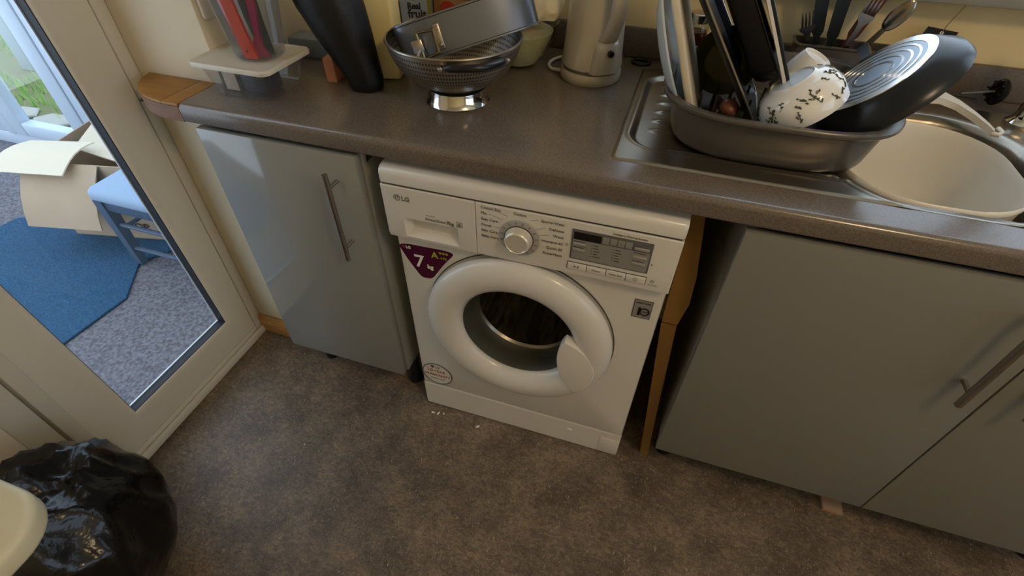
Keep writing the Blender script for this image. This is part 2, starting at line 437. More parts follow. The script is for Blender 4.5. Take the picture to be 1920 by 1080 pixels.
loft(bm, [outer(XW-.065, 0), outer(XW-.004, 0), outer(XW+.004, .004), sash_loop(XW+.004, .016, .016), sash_loop(XW+.001, .006, .006), sash_loop(XW-.004, 0, 0), sash_loop(XW-.038, 0, 0), outer(XW-.065, .02)])
sash = obj('door_sash', bm, 'upvc', door)
bm = bmesh.new()
loft(bm, [sash_loop(XW-.0045, -.0002, -.0002), sash_loop(XW-.006, -.0018, -.0018), sash_loop(XW-.014, -.0025, -.0025), sash_loop(XW-.024, -.004, -.004), sash_loop(XW-.026, -.004, -.004)])
obj('gasket', bm, 'gasket', door)
bm = bmesh.new()
loft(bm, [sash_loop(XW-.0262, -.001, -.001), sash_loop(XW-.0262, -.0068, -.0068), sash_loop(XW-.030, -.0068, -.0068)])
obj('glazing_bead', bm, 'spacer', door)
bm = bmesh.new()
loft(bm, [sash_loop(XW-.0305, -.001, -.001), sash_loop(XW-.0345, -.001, -.001)], True, True)
obj('pane', bm, 'pane', door, smooth=0)
# second leaf edge further along the wall: raised cover strip on the far stile
obj('cover_strip', B((XW+.0005, -.5125, .055), (XW+.010, -.4785, 2.02), bev=.004), 'upvc', door)

# ------------------------------------------------------------------ porch beyond the door
struct(obj('floor_porch', B((-3.6, -1.6, -.05), (-.762, .85, -.004)), 'carpet'))
bm = bmesh.new()
rug_pts = [(-1.294, -.175), (-1.277, .053), (-1.40, .232), (-1.25, .46), (-2.16, .30), (-2.25, -.2), (-2.1, -1.2), (-1.32, -1.2)]
prism(bm, rug_pts, -.0035, .006, bev=.003)
tag(obj('blue_rug', bm, 'rug', smooth=0), 'deep blue pile rug on the grey porch carpet beyond the glazed door', 'rug')
# garden door of the porch (faces the viewer), low frame and panes
gd = struct(thing('door_2', '', '', (-2.3, .80, 0))); del gd['label'], gd['category']
bm = bmesh.new()
for a, b in (((-3.6, .80, -.004), (-.9, .86, .07)), ((-2.83, .79, .0701), (-2.78, .86, 2.1)), ((-2.19, .79, .0701), (-1.75, .86, 2.1)), ((-3.6, .80, 2.1), (-.9, .86, 2.2))): box(bm, a, b, bev=.006)
obj('door_frame', bm, 'upvc_out', gd)
bm = bmesh.new()
for a, b in (((-2.775, .785, .075), (-2.68, .845, 2.09)), ((-2.295, .785, .075), (-2.195, .845, 2.09)), ((-2.679, .785, .075), (-2.296, .845, .15)), ((-2.679, .785, 2.0), (-2.296, .845, 2.09))): box(bm, a, b, bev=.01)
obj('door_sash', bm, 'upvc_out', gd)
obj('pane', B((-2.679, .812, .15), (-2.296, .818, 2.0)), 'pane', gd)
bm = bmesh.new(); box(bm, (-3.6, .80, .0701), (-2.84, .85, .75), bev=.005); obj('lower_panel', bm, 'upvc_out', gd)
obj('pane', B((-3.6, .82, .75), (-2.84, .826, 2.1)), 'pane', gd)
obj('pane', B((-1.75, .82, .0701), (-.9, .826, 2.1)), 'pane', gd)

# garden: crazy paving, lawn, timber rail
struct(obj('ground_garden', B((-9, .87, -.14), (-.5, 9, -.10)), 'soil'))
pat = thing('crazy_paving', 'pale grey crazy paving slabs outside the porch door', 'paving', (-2.9, 1.2, -.10))
rnd = random.Random(3)
for ix in range(7):
    for iy in range(3):
        cx, cy = -4.1+ix*.33+rnd.uniform(-.03, .03), .985+iy*.25+ix*-.02+rnd.uniform(-.02, .02)
        if cy > 1.02-.13*(cx+2.3)+.23 or cy < .97: continue
        k = rnd.randint(5, 7); pts = []
        for q in range(k):
            a = 2*PI*q/k+rnd.uniform(-.2, .2); pts.append((cx+.155*rnd.uniform(.85, 1.05)*math.cos(a), cy+.105*rnd.uniform(.85, 1.05)*math.sin(a)))
        bm = bmesh.new(); prism(bm, pts, -.0999, -.082+rnd.uniform(0, .006), bev=.006, seg=1); obj('paving_slab', bm, 'stone', pat)
bm = bmesh.new(); rnd = random.Random(5)
for i in range(9000):
    x = rnd.uniform(-6.5, -2.0); y = rnd.uniform(1.12, 4.5)
    if y < 1.06-.14*(x+2.3)+.05 or (x < -3.98 and 1.66 < y < 1.95): continue
    h = rnd.uniform(.04, .09); a = rnd.uniform(0, PI); dx, dy = .006*math.cos(a), .006*math.sin(a); lx, ly = rnd.uniform(-.03, .03), rnd.uniform(-.03, .03)
    v = [bm.verts.new(p) for p in ((x-dx, y-dy, -.1), (x+dx, y+dy, -.1), (x+lx, y+ly, -.1+h))]; bm.faces.new(v)
g = obj('lawn_grass', bm, 'grass', smooth=0); g['kind'] = 'stuff'; g['label'] = 'bright green lawn beyond the crazy paving'; g['category'] = 'grass'
fe = thing('timber_rail', 'weathered grey timber post and rail standing on the lawn', 'fence', (-4.1, 1.9, -.1))
obj('post', B((-4.18, 1.76, -.1), (-4.06, 1.88, .42), bev=.008), 'greywood', fe)
obj('rail', B((-6.2, 1.80, .30), (-4.181, 1.86, .42), bev=.008), 'greywood', fe)

# chair in the porch
st = thing('porch_chair', 'dark blue wooden chair with a pale blue padded seat beyond the glazed door', 'chair', (-1.2, .40, .006))
bm = bmesh.new(); prism(bm, rrect(-1.205, .40, .205, .195, .035), .315, .362, bev=.018, seg=3); obj('seat', bm, 'seatblue', st)
bm = bmesh.new()
for a, b in (((-1.385, .222, .27), (-1.025, .24, .314)), ((-1.385, .56, .27), (-1.025, .578, .314)), ((-1.392, .24, .27), (-1.374, .56, .314)), ((-1.036, .24, .27), (-1.018, .56, .314))): box(bm, a, b, bev=.003)
obj('seat_rail', bm, 'navywood', st)
for x, y in ((-1.385, .235), (-1.025, .235), (-1.385, .565), (-1.025, .565)):
    bm = bmesh.new(); loft(bm, [[(x-s, y-s, z), (x+s, y-s, z), (x+s, y+s, z), (x-s, y+s, z)] for z, s in ((.0065, .014), (.27, .02), (.3145, .02))], True, True); obj('leg', bm, 'navywood', st)
for a, b in (((-1.37, .235, .20), (-1.04, .235, .20)), ((-1.37, .235, .085), (-1.04, .235, .085)), ((-1.385, .25, .17), (-1.385, .55, .17)), ((-1.025, .25, .17), (-1.025, .55, .17))):
    bm = bmesh.new(); tube(bm, [a, b], .009, 8); obj('stretcher', bm, 'navywood', st)

# cardboard box in the porch
cb = thing('cardboard_box', 'open cardboard box with drooping flaps on the blue rug behind the chair', 'box', (-1.6, .5, .006), math.radians(12.5))
ub, vb_ = V((math.cos(math.radians(12.5)), math.sin(math.radians(12.5)), 0)), V((-math.sin(math.radians(12.5)), math.cos(math.radians(12.5)), 0))
b0 = V((-1.80, .29, .007)); bwid, bdep, bh = .40, .36, .35
def bp(u, v, z): return b0+ub*u+vb_*v+V((0, 0, z))
bm = bmesh.new()
for (p0, p1) in (((0, 0), (bwid, 0)), ((bwid, 0), (bwid, bdep)), ((bwid, bdep), (0, bdep)), ((0, bdep), (0, 0))):
    sheet(bm, [[bp(*p0, 0), bp(*p1, 0)], [bp(*p0, bh), bp(*p1, bh)]], .005)
sheet(bm, [[bp(0, 0, .004), bp(bwid, 0, .004)], [bp(0, bdep, .004), bp(bwid, bdep, .004)]], .004)
obj('carton_body', bm, 'card2', cb)
bm = bmesh.new()
sheet(bm, [[bp(-.005+.41*i/4, -.002-.135*t-.02*math.sin(t*PI), bh-.205*t) for i in range(4)] for t in (0, .25, .5, .75, 1)], .005)
obj('flap', bm, 'card2', cb)
def quadgrid(A, Bq, Cq, Dq, n=6, bulge=0.0):
    A, Bq, Cq, Dq = map(V, (A, Bq, Cq, Dq)); out = []
    for i in range(n+1):
        t = i/n; row = []
        for j in range(n+1):
            s = j/n; row.append(A.lerp(Bq, s).lerp(Dq.lerp(Cq, s), t)+V((0, 0, bulge*math.sin(PI*t))))
        out.append(row)
    return out
bm = bmesh.new(); sheet(bm, quadgrid((-1.86, .385, .390), (-1.615, .455, .390), (-1.575, .262, .355), (-1.905, .205, .345), bulge=.022), .005); obj('flap', bm, 'card_light', cb)
bm = bmesh.new(); sheet(bm, quadgrid((-1.70, .42, .362), (-1.80, .66, .40), (-1.60, .68, .30), (-1.50, .46, .30), 4), .005); obj('flap', bm, 'card_light', cb)
bm = bmesh.new(); sheet(bm, quadgrid(bp(-.005, bdep+.004, bh), bp(.405, bdep+.004, bh), bp(.43, bdep+.10, bh+.16), bp(-.10, bdep+.13, bh+.10), 4), .005); obj('flap', bm, 'card2', cb)
lp = thing_l = lettering('TOP', .05, 0, 0, cb, 'print_dark', pre=root_matrix(cb).inverted() @ (T(*bp(.27, -.004, .05)) @ Rm(math.radians(12.5), 'Z') @ Rm(PI/2, 'X')))

# ------------------------------------------------------------------ worktop with wooden end
YF, YB = -.020, .58
prof = []
for k in range(7): a = -PI/2-k*PI/2/6; prof.append((YF+.006+.006*math.cos(a), .867+.006+.006*math.sin(a)))
for k in range(7): a = PI-k*PI/2/6; prof.append((YF+.012+.012*math.cos(a), WZ-.012+.012*math.sin(a)))
def slab(bm, x0, x1, y1, profile):
    P = profile+[(y1, WZ), (y1, .867)]
    loft(bm, [[(x0, y, z) for y, z in P], [(x1, y, z) for y, z in P]], True, True)
bm = bmesh.new()
slab(bm, -.4595, 2.3, .066, prof)
box(bm, (-.4445, .066, .867), (.452, YB, WZ)); box(bm, (-.4595, .066, .867), (-.4445, .0985, WZ)); box(bm, (1.438, .066, .867), (2.3, YB, WZ)); box(bm, (.452, .502, .867), (1.438, YB, WZ))
bmesh.ops.remove_doubles(bm, verts=bm.verts, dist=1e-5)
tag(obj('worktop', bm, 'laminate'), 'speckled brown laminate worktop running over the machine and cabinets', 'worktop')
bm = bmesh.new()
end = [(-.461, -.020), (-.461, .098), (-.652, .098), (-.645, .07), (-.625, .038), (-.598, .012), (-.565, -.006), (-.53, -.016), (-.497, -.020)]
we = thing('wooden_worktop_end', 'rounded golden wooden end piece filling the worktop corner beside the glazed door', 'worktop', (-.55, .04, .867))
prism(bm, end, .8675, WZ-.0065, bev=0); obj('edge_block', bm, 'oakside', we)
split = -.505
e1 = [p for p in end if p[0] <= split]; e1 = [(split, .098)]+[p for p in end[2:] if p[0] < split]+[(split, -.0196)]
bm = bmesh.new(); prism(bm, [(split-.0006, .098)]+[p for p in end[2:8]]+[(split-.0006, -.0194)], WZ-.0063, WZ+.0005, bev=.0015); obj('plank', bm, 'oak', we)
bm = bmesh.new(); prism(bm, [(-.4612, -.020), (-.4612, .098), (split+.0006, .098), (split+.0006, -.0194), (-.497, -.020)], WZ-.0063, WZ+.0005, bev=.0015); obj('plank', bm, 'oak', we)
bm = bmesh.new(); tube(bm, [(-.600, .006, .885), (-.594, .014, .885)], .004, 8); obj('screw', bm, 'grey_line', we)
us = tag(obj('upstand', B((-.4455, .5815, WZ+.0005), (2.3, .599, .975), bev=.003), 'upstand'), 'dark laminate upstand strip along the back of the worktop', 'upstand')

# socket on the side of the pier
so = thing('wall_socket', 'white wall socket plate on the side of the pier above the worktop', 'socket', (-.4455, .18, 1.09))
bm = bmesh.new(); prism(bm, rrect(.0, .0, .065, .043, .008), 0, .010, bev=.003, mtx=T(-.4456, .175, 1.078) @ Rm(PI/2, 'Z') @ Rm(PI/2, 'X')); obj('plate', bm, 'white_plastic', so)
for dy in (-.032, .032): obj('switch', B((-.4355, .175+dy-.006, 1.085), (-.4325, .175+dy+.006, 1.105), bev=.001), 'white_plastic', so)

# ------------------------------------------------------------------ cabinets
def bar_handle(name, parent, x, y_face, z0, z1, out=.032, r=.006, inset=.033):
    bm = bmesh.new(); tube(bm, [(x, y_face-out, z0), (x, y_face-out, z1)], r, 14)
    h = obj(name, bm, 'steel', parent)
    for z in (z0+inset, z1-inset):
        bm = bmesh.new(); tube(bm, [(x, y_face-out+r*.6, z), (x, y_face+.0005, z)], r*.7, 10); obj('handle_post', bm, 'steel', h)
    return h
def carcass(parent, x0, x1, y0, y1, z0, z1, t=.018):
    bm = bmesh.new()
    box(bm, (x0, y0, z0), (x0+t, y1, z1), bev=.0008); box(bm, (x1-t, y0, z0), (x1, y1, z1), bev=.0008)
    box(bm, (x0+t, y0, z0), (x1-t, y1, z0+t)); box(bm, (x0+t, y1-.008, z0+t), (x1-t, y1, z1))
    return obj('carcass', bm, 'carcass', parent)
lc = thing('base_cabinet', 'glossy grey base cabinet with one door between the pier and the washing machine', 'cabinet', (-.245, .2, 0))
carcass(lc, -.438, -.046, .0015, .56, .140, .8665)
d = obj('door', B((-.4403, -.0185, .1361), (-.052, .0, .857), bev=.0015), 'door_gloss', lc)
bar_handle('handle', d, -.108, -.0185, .600, .825)
for x, y in ((-.075, .075), (-.39, .075), (-.075, .48), (-.39, .48)):
    bm = bmesh.new(); lathe(bm, [(0, 0), (.026, 0), (.026, .012), (.017, .03), (.015, .1399), (0, .1399)], 20, T(x, y, .0005)); obj('leg', bm, 'black_plastic', lc)
bm = bmesh.new(); prism(bm, [(-.0455, .862), (-.020, .862), (-.0455, .832)], -.03, -.012, mtx=Rm(PI/2, 'X')); obj('fixing_bracket', bm, 'black_plastic', lc)

rc = thing('sink_base_cabinet', 'satin grey double door base cabinet under the sink', 'cabinet', (1.18, .2, 0))
carcass(rc, .692, 1.682, .0015, .56, .140, .70)
for a, b in (((.692, .0015, .7002), (.710, .56, .8665)), ((1.664, .0015, .7002), (1.682, .56, .8665))): obj('side_panel', B(a, b), 'carcass', rc)
d1 = obj('door', B((.6885, -.0215, .1361), (1.1835, -.003, .857), bev=.0015), 'door_gloss2', rc)
bar_handle('handle', d1, 1.128, -.0215, .602, .832, r=.0065)
d2 = obj('door', B((1.187, -.0215, .1361), (1.682, -.003, .857), bev=.0015), 'door_gloss2', rc)
bar_handle('handle', d2, 1.2325, -.0215, .602, .832, r=.0065)
for x, y in ((.73, .075), (1.64, .075), (.73, .48), (1.64, .48)):
    bm = bmesh.new(); lathe(bm, [(0, 0), (.026, 0), (.026, .012), (.017, .03), (.015, .1399), (0, .1399)], 20, T(x, y, .0005)); obj('leg', bm, 'black_plastic', rc)
obj('hinge', B((.711, .02, .80), (.722, .06, .85), bev=.002), 'steel', rc)
tag(obj('wood_batten', B((1.155, .02, .001), (1.205, .35, .012), bev=.001), 'batten'), 'short pinkish wood batten on the floor under the sink cabinet', 'batten')

# cardboard packing strip beside the machine
cs = thing('packing_strip', 'folded brown cardboard strip standing between the washing machine and sink cabinet', 'cardboard', (.67, .04, 0))
bm = bmesh.new(); sheet(bm, [[(.667, .036, .001), (.688, .03, .001)], [(.640, .037, .27), (.666, .030, .27)], [(.6115, .038, .545), (.643, .030, .553)]], .003); obj('lower_panel', bm, 'card', cs)
bm = bmesh.new(); sheet(bm, [[(.688, .031, .001), (.685, .20, .001)], [(.666, .031, .27), (.66, .20, .27)], [(.643, .031, .553), (.64, .2, .553)]], .003); obj('side_flap', bm, 'card', cs)
bm = bmesh.new(); sheet(bm, [[(.6115, .038, .547), (.643, .030, .555)], [(.6095, .045, .60), (.654, .040, .61)], [(.6095, .055, .68), (.651, .05, .68)], [(.609, .075, .76), (.64, .075, .76)], [(.609, .10, .83), (.63, .10, .83)]], .003); obj('upper_panel', bm, 'card', cs)

# ------------------------------------------------------------------ washing machine
wm = thing('washing_machine', 'white front loading washing machine under the worktop', 'washing machine', (.3, 0, 0), .0058)
SH = T(-.3, 0, 0)
def part(name, bm, mat, parent=None, smooth=40): return obj(name, bm, mat, parent or wm, smooth, local=True, pre=SH)
cx, cz, RH = .294, .449, .172       # porthole centre and hole radius
bm = bmesh.new()
N = 96
def rect_pt(a, x0, x1, z0, z1):
    dx, dz = math.cos(a), math.sin(a); t = 1e9
    if dx > 1e-9: t = min(t, (x1-cx)/dx)
    if dx < -1e-9: t = min(t, (x0-cx)/dx)
    if dz > 1e-9: t = min(t, (z1-cz)/dz)
    if dz < -1e-9: t = min(t, (z0-cz)/dz)
    return (cx+t*dx, cz+t*dz)
angs = [2*PI*i/N for i in range(N)]
x0, x1, z0, z1 = 0, .6, .106, .686
for cxx, czz in ((x0, z0), (x0, z1), (x1, z0), (x1, z1)):
    a = math.atan2(czz-cz, cxx-cx) % (2*PI); i = min(range(N), key=lambda k: abs(angs[k]-a)); angs[i] = a
def rl(e, y): return [(p[0], y, p[1]) for p in (rect_pt(a, x0+e, x1-e, z0+(e if z0 else 0), z1) for a in angs)]
hole = lambda r, y: [(cx+r*math.cos(a), y, cz+r*math.sin(a)) for a in angs]
loft(bm, [rl(0, .55), rl(0, .010), rl(.0025, .003), rl(.009, 0), hole(RH, 0), hole(RH, .03)])
body = part('body', bm, 'white_enamel')
part('body_top', B((.001, .004, .6865), (.599, .55, .8125), bev=.002), 'white_enamel')
part('base', B((.004, .02, .001), (.596, .55, .1055)), 'white_enamel')
bm = bmesh.new(); loft(bm, [[(0, .02, z), (.6, .02, z), (.6, .004, z), (.596, 0, z), (.004, 0, z), (0, .004, z)] for z in (.004, .1045)], True, True)
kick = part('kick_panel', bm, 'white_plastic')
part('filter_cover', B((.545, -.0022, .006), (.597, -.0002, .080), bev=.001), 'white_plastic', kick)
part('catch', B((.449, -.003, .070), (.463, -.0002, .0755), bev=.0005), 'sticker_white', kick)
# lid
bm = bmesh.new()
P = [(.55, .8165), (-.0225, .8165), (-.0245, .8185), (-.0245, .838), (-.022, .845), (-.016, .8495), (-.006, .8515), (.55, .8515)]
loft(bm, [[(x, y if y > .1 else y+i_, z-(.0015 if i_ and z > .84 else 0)) for y, z in P] for x, i_ in ((.0, .004), (.003, .0008), (.007, 0), (.593, 0), (.597, .0008), (.600, .004))], True, True)
part('lid', bm, 'white_enamel')
part('lid_gap', B((.004, -.0205, .812), (.596, .003, .8166)), 'grey_line')
# control panel front: grid with a drawer pocket
def panel(bm, xs, skip=None):
    zs = [(.6795, 0.0), (.6815, -.003), (.689, -.004), (.741, -.004), (.8105, -.0045), (.812, -.003)]
    zl = [.6795, .682, .690, .739, .8105, .812]; ys = [-.014, -.0215, -.0235, -.0240, -.0245, -.0232]
    t = bmesh.new(); vs = [[t.verts.new((x, (y if 0 < i < len(xs)-1 else y+.0015), z)) for i, x in enumerate(xs)] for y, z in zip(ys, zl)]
    for r in range(len(zl)-1):
        for i in range(len(xs)-1):
            if skip and (r, i) in skip: continue
            t.faces.new((vs[r][i], vs[r][i+1], vs[r+1][i+1], vs[r+1][i]))
    bx = [(xs[0], xs[-1])]
    # back, ends, top and bottom closed by a plain shell
    bk = [[t.verts.new((x, .003, z)) for x in (xs[0], xs[-1])] for z in (zl[0], zl[-1])]
    t.faces.new([vs[0][i] for i in range(len(xs))]+[bk[0][1], bk[0][0]])
    t.faces.new([vs[-1][i] for i in range(len(xs))]+[bk[1][1], bk[1][0]])
    for e, j in ((0, 0), (-1, 1)): t.faces.new([vs[r][e] for r in range(len(zl))]+[bk[1][j], bk[0][j]])
    bmesh.ops.recalc_face_normals(t, faces=t.faces)
    if skip:
        r, i = skip[0]
        a, b, c_, d_ = vs[r][i], vs[r][i+1], vs[r+1][i+1], vs[r+1][i]
        ins = [t.verts.new(p) for p in ((xs[i]+.012, -.004, .704), (xs[i+1]-.004, -.004, .704), (xs[i+1]-.004, -.004, .7375), (xs[i]+.012, -.004, .7375))]
        q = [a, b, c_, d_]
        for k in range(4): t.faces.new((q[k], q[(k+1) % 4], ins[(k+1) % 4], ins[k]))
        t.faces.new(ins)
        bmesh.ops.recalc_face_normals(t, faces=t.faces)
    merge(bm, t)
bm = bmesh.new(); panel(bm, [0.0, .003, .042, .165, .2035, .2045], skip=[(2, 2)]); drawer = part('detergent_drawer', bm, 'white_plastic', smooth=30)
bm = bmesh.new(); panel(bm, [.2055, .2065, .300, .400, .500, .597, .600]); pan = part('control_panel', bm, 'white_plastic', smooth=30)
# dial
DX, DZ, PY = .297, .748, -.0245
fr = T(DX, PY, DZ) @ Rm(PI/2, 'X')
bm = bmesh.new(); lathe(bm, [(.026, .0), (.0420, .0), (.0420, .002), (.0405, .003), (.026, .003)], 64, fr, closed=True); ring = part('dial_ring', bm, 'ringgrey', pan)
bm = bmesh.new()
for k in range(14):
    a = math.radians(-60+k*300/13)+PI/2-math.radians(90)
    box(bm, (.0330, -.0007, .003), (.0395, .0007, .0035), mtx=fr @ Rm(a, 'Z'))
part('dial_tick', bm, 'print', pan)['kind'] = 'stuff'
bm = bmesh.new(); lathe(bm, [(.0285, .003), (.0285, .006), (.0268, .0072), (.0258, .0185), (.0245, .0215), (.0220, .023), (.0210, .0218), (0, .0218)], 64, fr); knob = part('dial_knob', bm, 'knob', pan)
bm = bmesh.new(); lathe(bm, [(.0285, .0031), (.0302, .0031), (.0302, .0045), (.0285, .0045)], 64, fr, closed=True); part('dial_groove', bm, 'grey_line', pan)
# display
disp = part('display', B((.4005, -.0262, .7255), (.5515, -.0245, .7965), bev=.0008), 'plate_grey', pan)
part('display_field', B((.4035, -.0266, .7280), (.5485, -.0262, .7735)), 'plate_light', disp)
part('display_screen', B((.4045, -.0268, .7745), (.4565, -.0262, .7915), bev=.0003), 'lcd', disp)
for k in range(4): part('display_symbol', B((.459+k*.0142, -.0267, .7755), (.4715+k*.0142, -.0262, .7915), bev=.0003), 'plate_light', disp)
for x, z, wd, h in ((.4055, .762, .024, .005), (.4055, .748, .024, .005), (.5185, .778, .027, .006), (.5185, .7585, .026, .0055), (.5185, .7435, .026, .0055)):
    part('button', B((x, -.0290, z), (x+wd, -.0266, z+h), bev=.0008), 'silver', disp)
bm = bmesh.new()
for r in range(5):
    z = .766-r*.0065
    box(bm, (.440, -.0269, z), (.442, -.0266, z+.0012)); box(bm, (.4445, -.0269, z), (.4525+.002*(r % 3)+.004*(r == 4), -.0266, z+.0013))
    box(bm, (.480, -.0269, z), (.482, -.0266, z+.0012)); box(bm, (.4845, -.0269, z), (.4925+.002*((r+1) % 3), -.0266, z+.0013))
for x, z, wd in ((.4055, .7692, .022), (.4055, .7552, .020), (.5185, .7695, .024), (.5185, .7505, .022)): box(bm, (x, -.0269, z), (x+wd, -.0266, z+.0014))
part('display_marking', bm, 'print_dark', disp)['kind'] = 'stuff'
for k in range(4):
    b_ = part('option_button', B((.3985+k*.0386, -.0268, .6985), (.4360+k*.0386, -.0236, .7145), bev=.001), 'white_plastic', pan)
part('button_surround', B((.3970, -.0246, .6970), (.5530, -.0238, .7160)), 'grey_line', pan)
TX = lambda x, y, z: T(x-.3, y, z) @ Rm(PI/2, 'X')
def wtext(s, size, x, z, mat='print', y=-.0250, parent=None, align='LEFT', bold=0.0): return lettering(s, size, 0, 0, parent or wm, mat, pre=TX(x, y, z), align=align, bold=bold)
wtext('LG', .0150, .0445, .7815, 'logo', y=-.0247, bold=.0006, parent=drawer)
bm = bmesh.new(); lathe(bm, [(0, 0), (.0078, 0), (.0078, .0004), (0, .0004)], 32, T(.0345, -.0245, .7868) @ Rm(PI/2, 'X')); lg = part('logo_disc', bm, 'logo', drawer)
bm = bmesh.new()
tube(bm, [(.0345+.0056*math.cos(a), -.0250, .7868+.0056*math.sin(a)) for a in [PI/2+k*1.5*PI/14 for k in range(15)]], .0005, 6)
box(bm, (.0340, -.0254, .7842), (.0350, -.0249, .7895)); box(bm, (.0345, -.0254, .7842), (.0375, -.0249, .7851)); box(bm, (.0345, -.0254, .7863), (.0400, -.0249, .7872))
part('logo_face', bm, 'white_plastic', lg)
wtext('Direct Drive', .0088, .0935, .7445, parent=drawer); wtext('7kg', .0115, .1410, .7440, parent=drawer, bold=.0003)
part('marking', B((.0955, -.0249, .7560), (.1160, -.0243, .7568)), 'print', drawer)
bm = bmesh.new()
for a, b in (((.1630, .7430), (.1760, .7436)), ((.1630, .7550), (.1760, .7556)), ((.1630, .7436), (.1636, .7550)), ((.1754, .7436), (.1760, .7550))): box(bm, (a[0], -.0250, a[1]), (b[0], -.0243, b[1]))
part('emblem', bm, 'print', drawer)
wtext('6', .0125, .1665, .7448, parent=drawer, bold=.0005)
for s, z in (('Cotton Eco', .8015), ('Mix', .7885), ('Easy Care', .7745), ('Duvet', .7605), ('Skin Care', .7470), ('Baby Care', .7330)): wtext(s, .0088, .2170, z, parent=pan)
wtext('Cotton', .0088, .297, .8010, align='CENTER', parent=pan)
for s, z in (('Sports Wear', .7965), ('Delicate', .7810), ('Wool', .7665), ('Intensive 60', .7510), ('Quick 30', .7360), ('Rinse+Spin', .7215)): wtext(s, .0088, .3850, z, align='RIGHT', parent=pan)
bm = bmesh.new()
for xa, za, xb, zb_ in ((.234, .7910, .262, .7835), (.255, .7765, .258, .7765), (.244, .7630, .256, .7630), (.253, .7495, .256, .7495), (.246, .803, .272, .794), (.333, .7995, .318, .7945), (.348, .784, .330, .777), (.355, .769, .337, .764), (.341, .738, .336, .738)):
    tube(bm, [(xa, -.0247, za), (xb, -.0247, zb_)], .0003, 5)
part('marking', bm, 'print', pan)['kind'] = 'stuff'
wtext('Intelligent Washing System', .0058, .4750, .8000, parent=pan)
wtext('II', .0075, .418, .7036, y=-.0271, parent=pan, bold=.0004)
bm = bmesh.new(); prism(bm, [(.411, .7035), (.411, .7090), (.4165, .70625)], .0268, .0272, mtx=Matrix(((1, 0, 0, 0), (0, 0, -1, 0), (0, 1, 0, 0), (0, 0, 0, 1)))); part('play_symbol', bm, 'print', pan)
wtext('Option', .0062, .4560, .7045, y=-.0271, align='CENTER', parent=pan); wtext('Delay End', .0062, .4940, .7045, y=-.0271, align='CENTER', parent=pan)
for x, z, r in ((.5325, .7065, .0036), (.5560, .7480, .0012), (.3925, .7560, .0022), (.5650, .7075, .0030)):
    bm = bmesh.new(); tube(bm, [(x+r*math.cos(2*PI*k/16), -.0270 if x == .5325 else -.0247, z+r*math.sin(2*PI*k/16)) for k in range(16)], .0005, 5, closed=True); part('symbol', bm, 'print', pan)
part('marking', B((.558, -.0249, .6985), (.575, -.0242, .6992)), 'print', pan)

# porthole door
fr = T(cx, 0, cz) @ Rm(PI/2, 'X')      # lathe axis +z points towards the viewer (-y)
bm = bmesh.new()
prof_d = [(.170, .004), (.2195, .0035), (.2265, .008), (.2290, .015), (.2275, .024), (.2210, .033), (.2080, .0405), (.1900, .0445), (.1740, .0435), (.1600, .0390), (.1480, .0305), (.1415, .0200), (.1400, .0120)]
lathe(bm, prof_d, 96, fr); pd = part('porthole_door', bm, 'white_enamel', smooth=60)
bm = bmesh.new(); lathe(bm, [(.2292, .0005), (.2312, .0005), (.2312, .0025), (.2292, .0025)], 96, fr, closed=True); part('door_seam', bm, 'grey_line', pd)
# grip: a lens-shaped pocket plate at the right of the ring
bm = bmesh.new()
lens = []
for k in range(17): t = k/16; a = math.radians(62)*(2*t-1); lens.append((-.020-.030*(math.cos(a)-math.cos(math.radians(62)))/(1-math.cos(math.radians(62))), -.092*math.sin(a)/math.sin(math.radians(62))))
for k in range(1, 16): t = k/16; a = math.radians(62)*(2*t-1); lens.append((-.020+.058*(math.cos(a)-math.cos(math.radians(62)))/(1-math.cos(math.radians(62))), .092*math.sin(a)/math.sin(math.radians(62))))
prism(bm, lens, .018, .0452, bev=.003, seg=3, mtx=T(cx+.160, 0, cz-.040) @ Rm(PI/2, 'X') @ Rm(math.radians(12), 'Z'))
part('door_grip', bm, 'white_plastic', pd)
bm = bmesh.new(); lathe(bm, [(.1405, .0150), (.136, .012), (.129, -.018), (.121, -.045), (.108, -.058), (.060, -.066), (0, -.068)], 64, fr); part('door_glass', bm, 'doorglass', pd)
bm = bmesh.new(); lathe(bm, [(.1400, .0130), (.1385, .0100), (.134, -.025), (.131, -.050), (.128, -.053)], 64, fr); part('door_seal', bm, 'rubber', pd)
bm = bmesh.new(); lathe(bm, [(.1275, -.053), (.130, -.057), (.124, -.062), (.1225, -.060)], 64, fr, closed=True); part('seal_rim', bm, 'steel', pd)
bm = bmesh.new(); lathe(bm, [(.128, -.066), (.150, -.078), (.220, -.095), (.232, -.12), (.232, -.36), (.20, -.39), (0, -.40)], 64, fr); drum = part('drum', bm, 'drum')
for a in (262, 22, 142):
    bm = bmesh.new(); loft(bm, [[(.232*math.cos(q), .232*math.sin(q), z), (.16*math.cos(q*.3), .16*math.sin(q*.3), z), (.232*math.cos(-q), .232*math.sin(-q), z)] for z, q in ((-.13, .12), (-.24, .16), (-.34, .12))], True, True, mtx=fr @ Rm(math.radians(a), 'Z'))
    part('drum_paddle', bm, 'drumlift', drum)

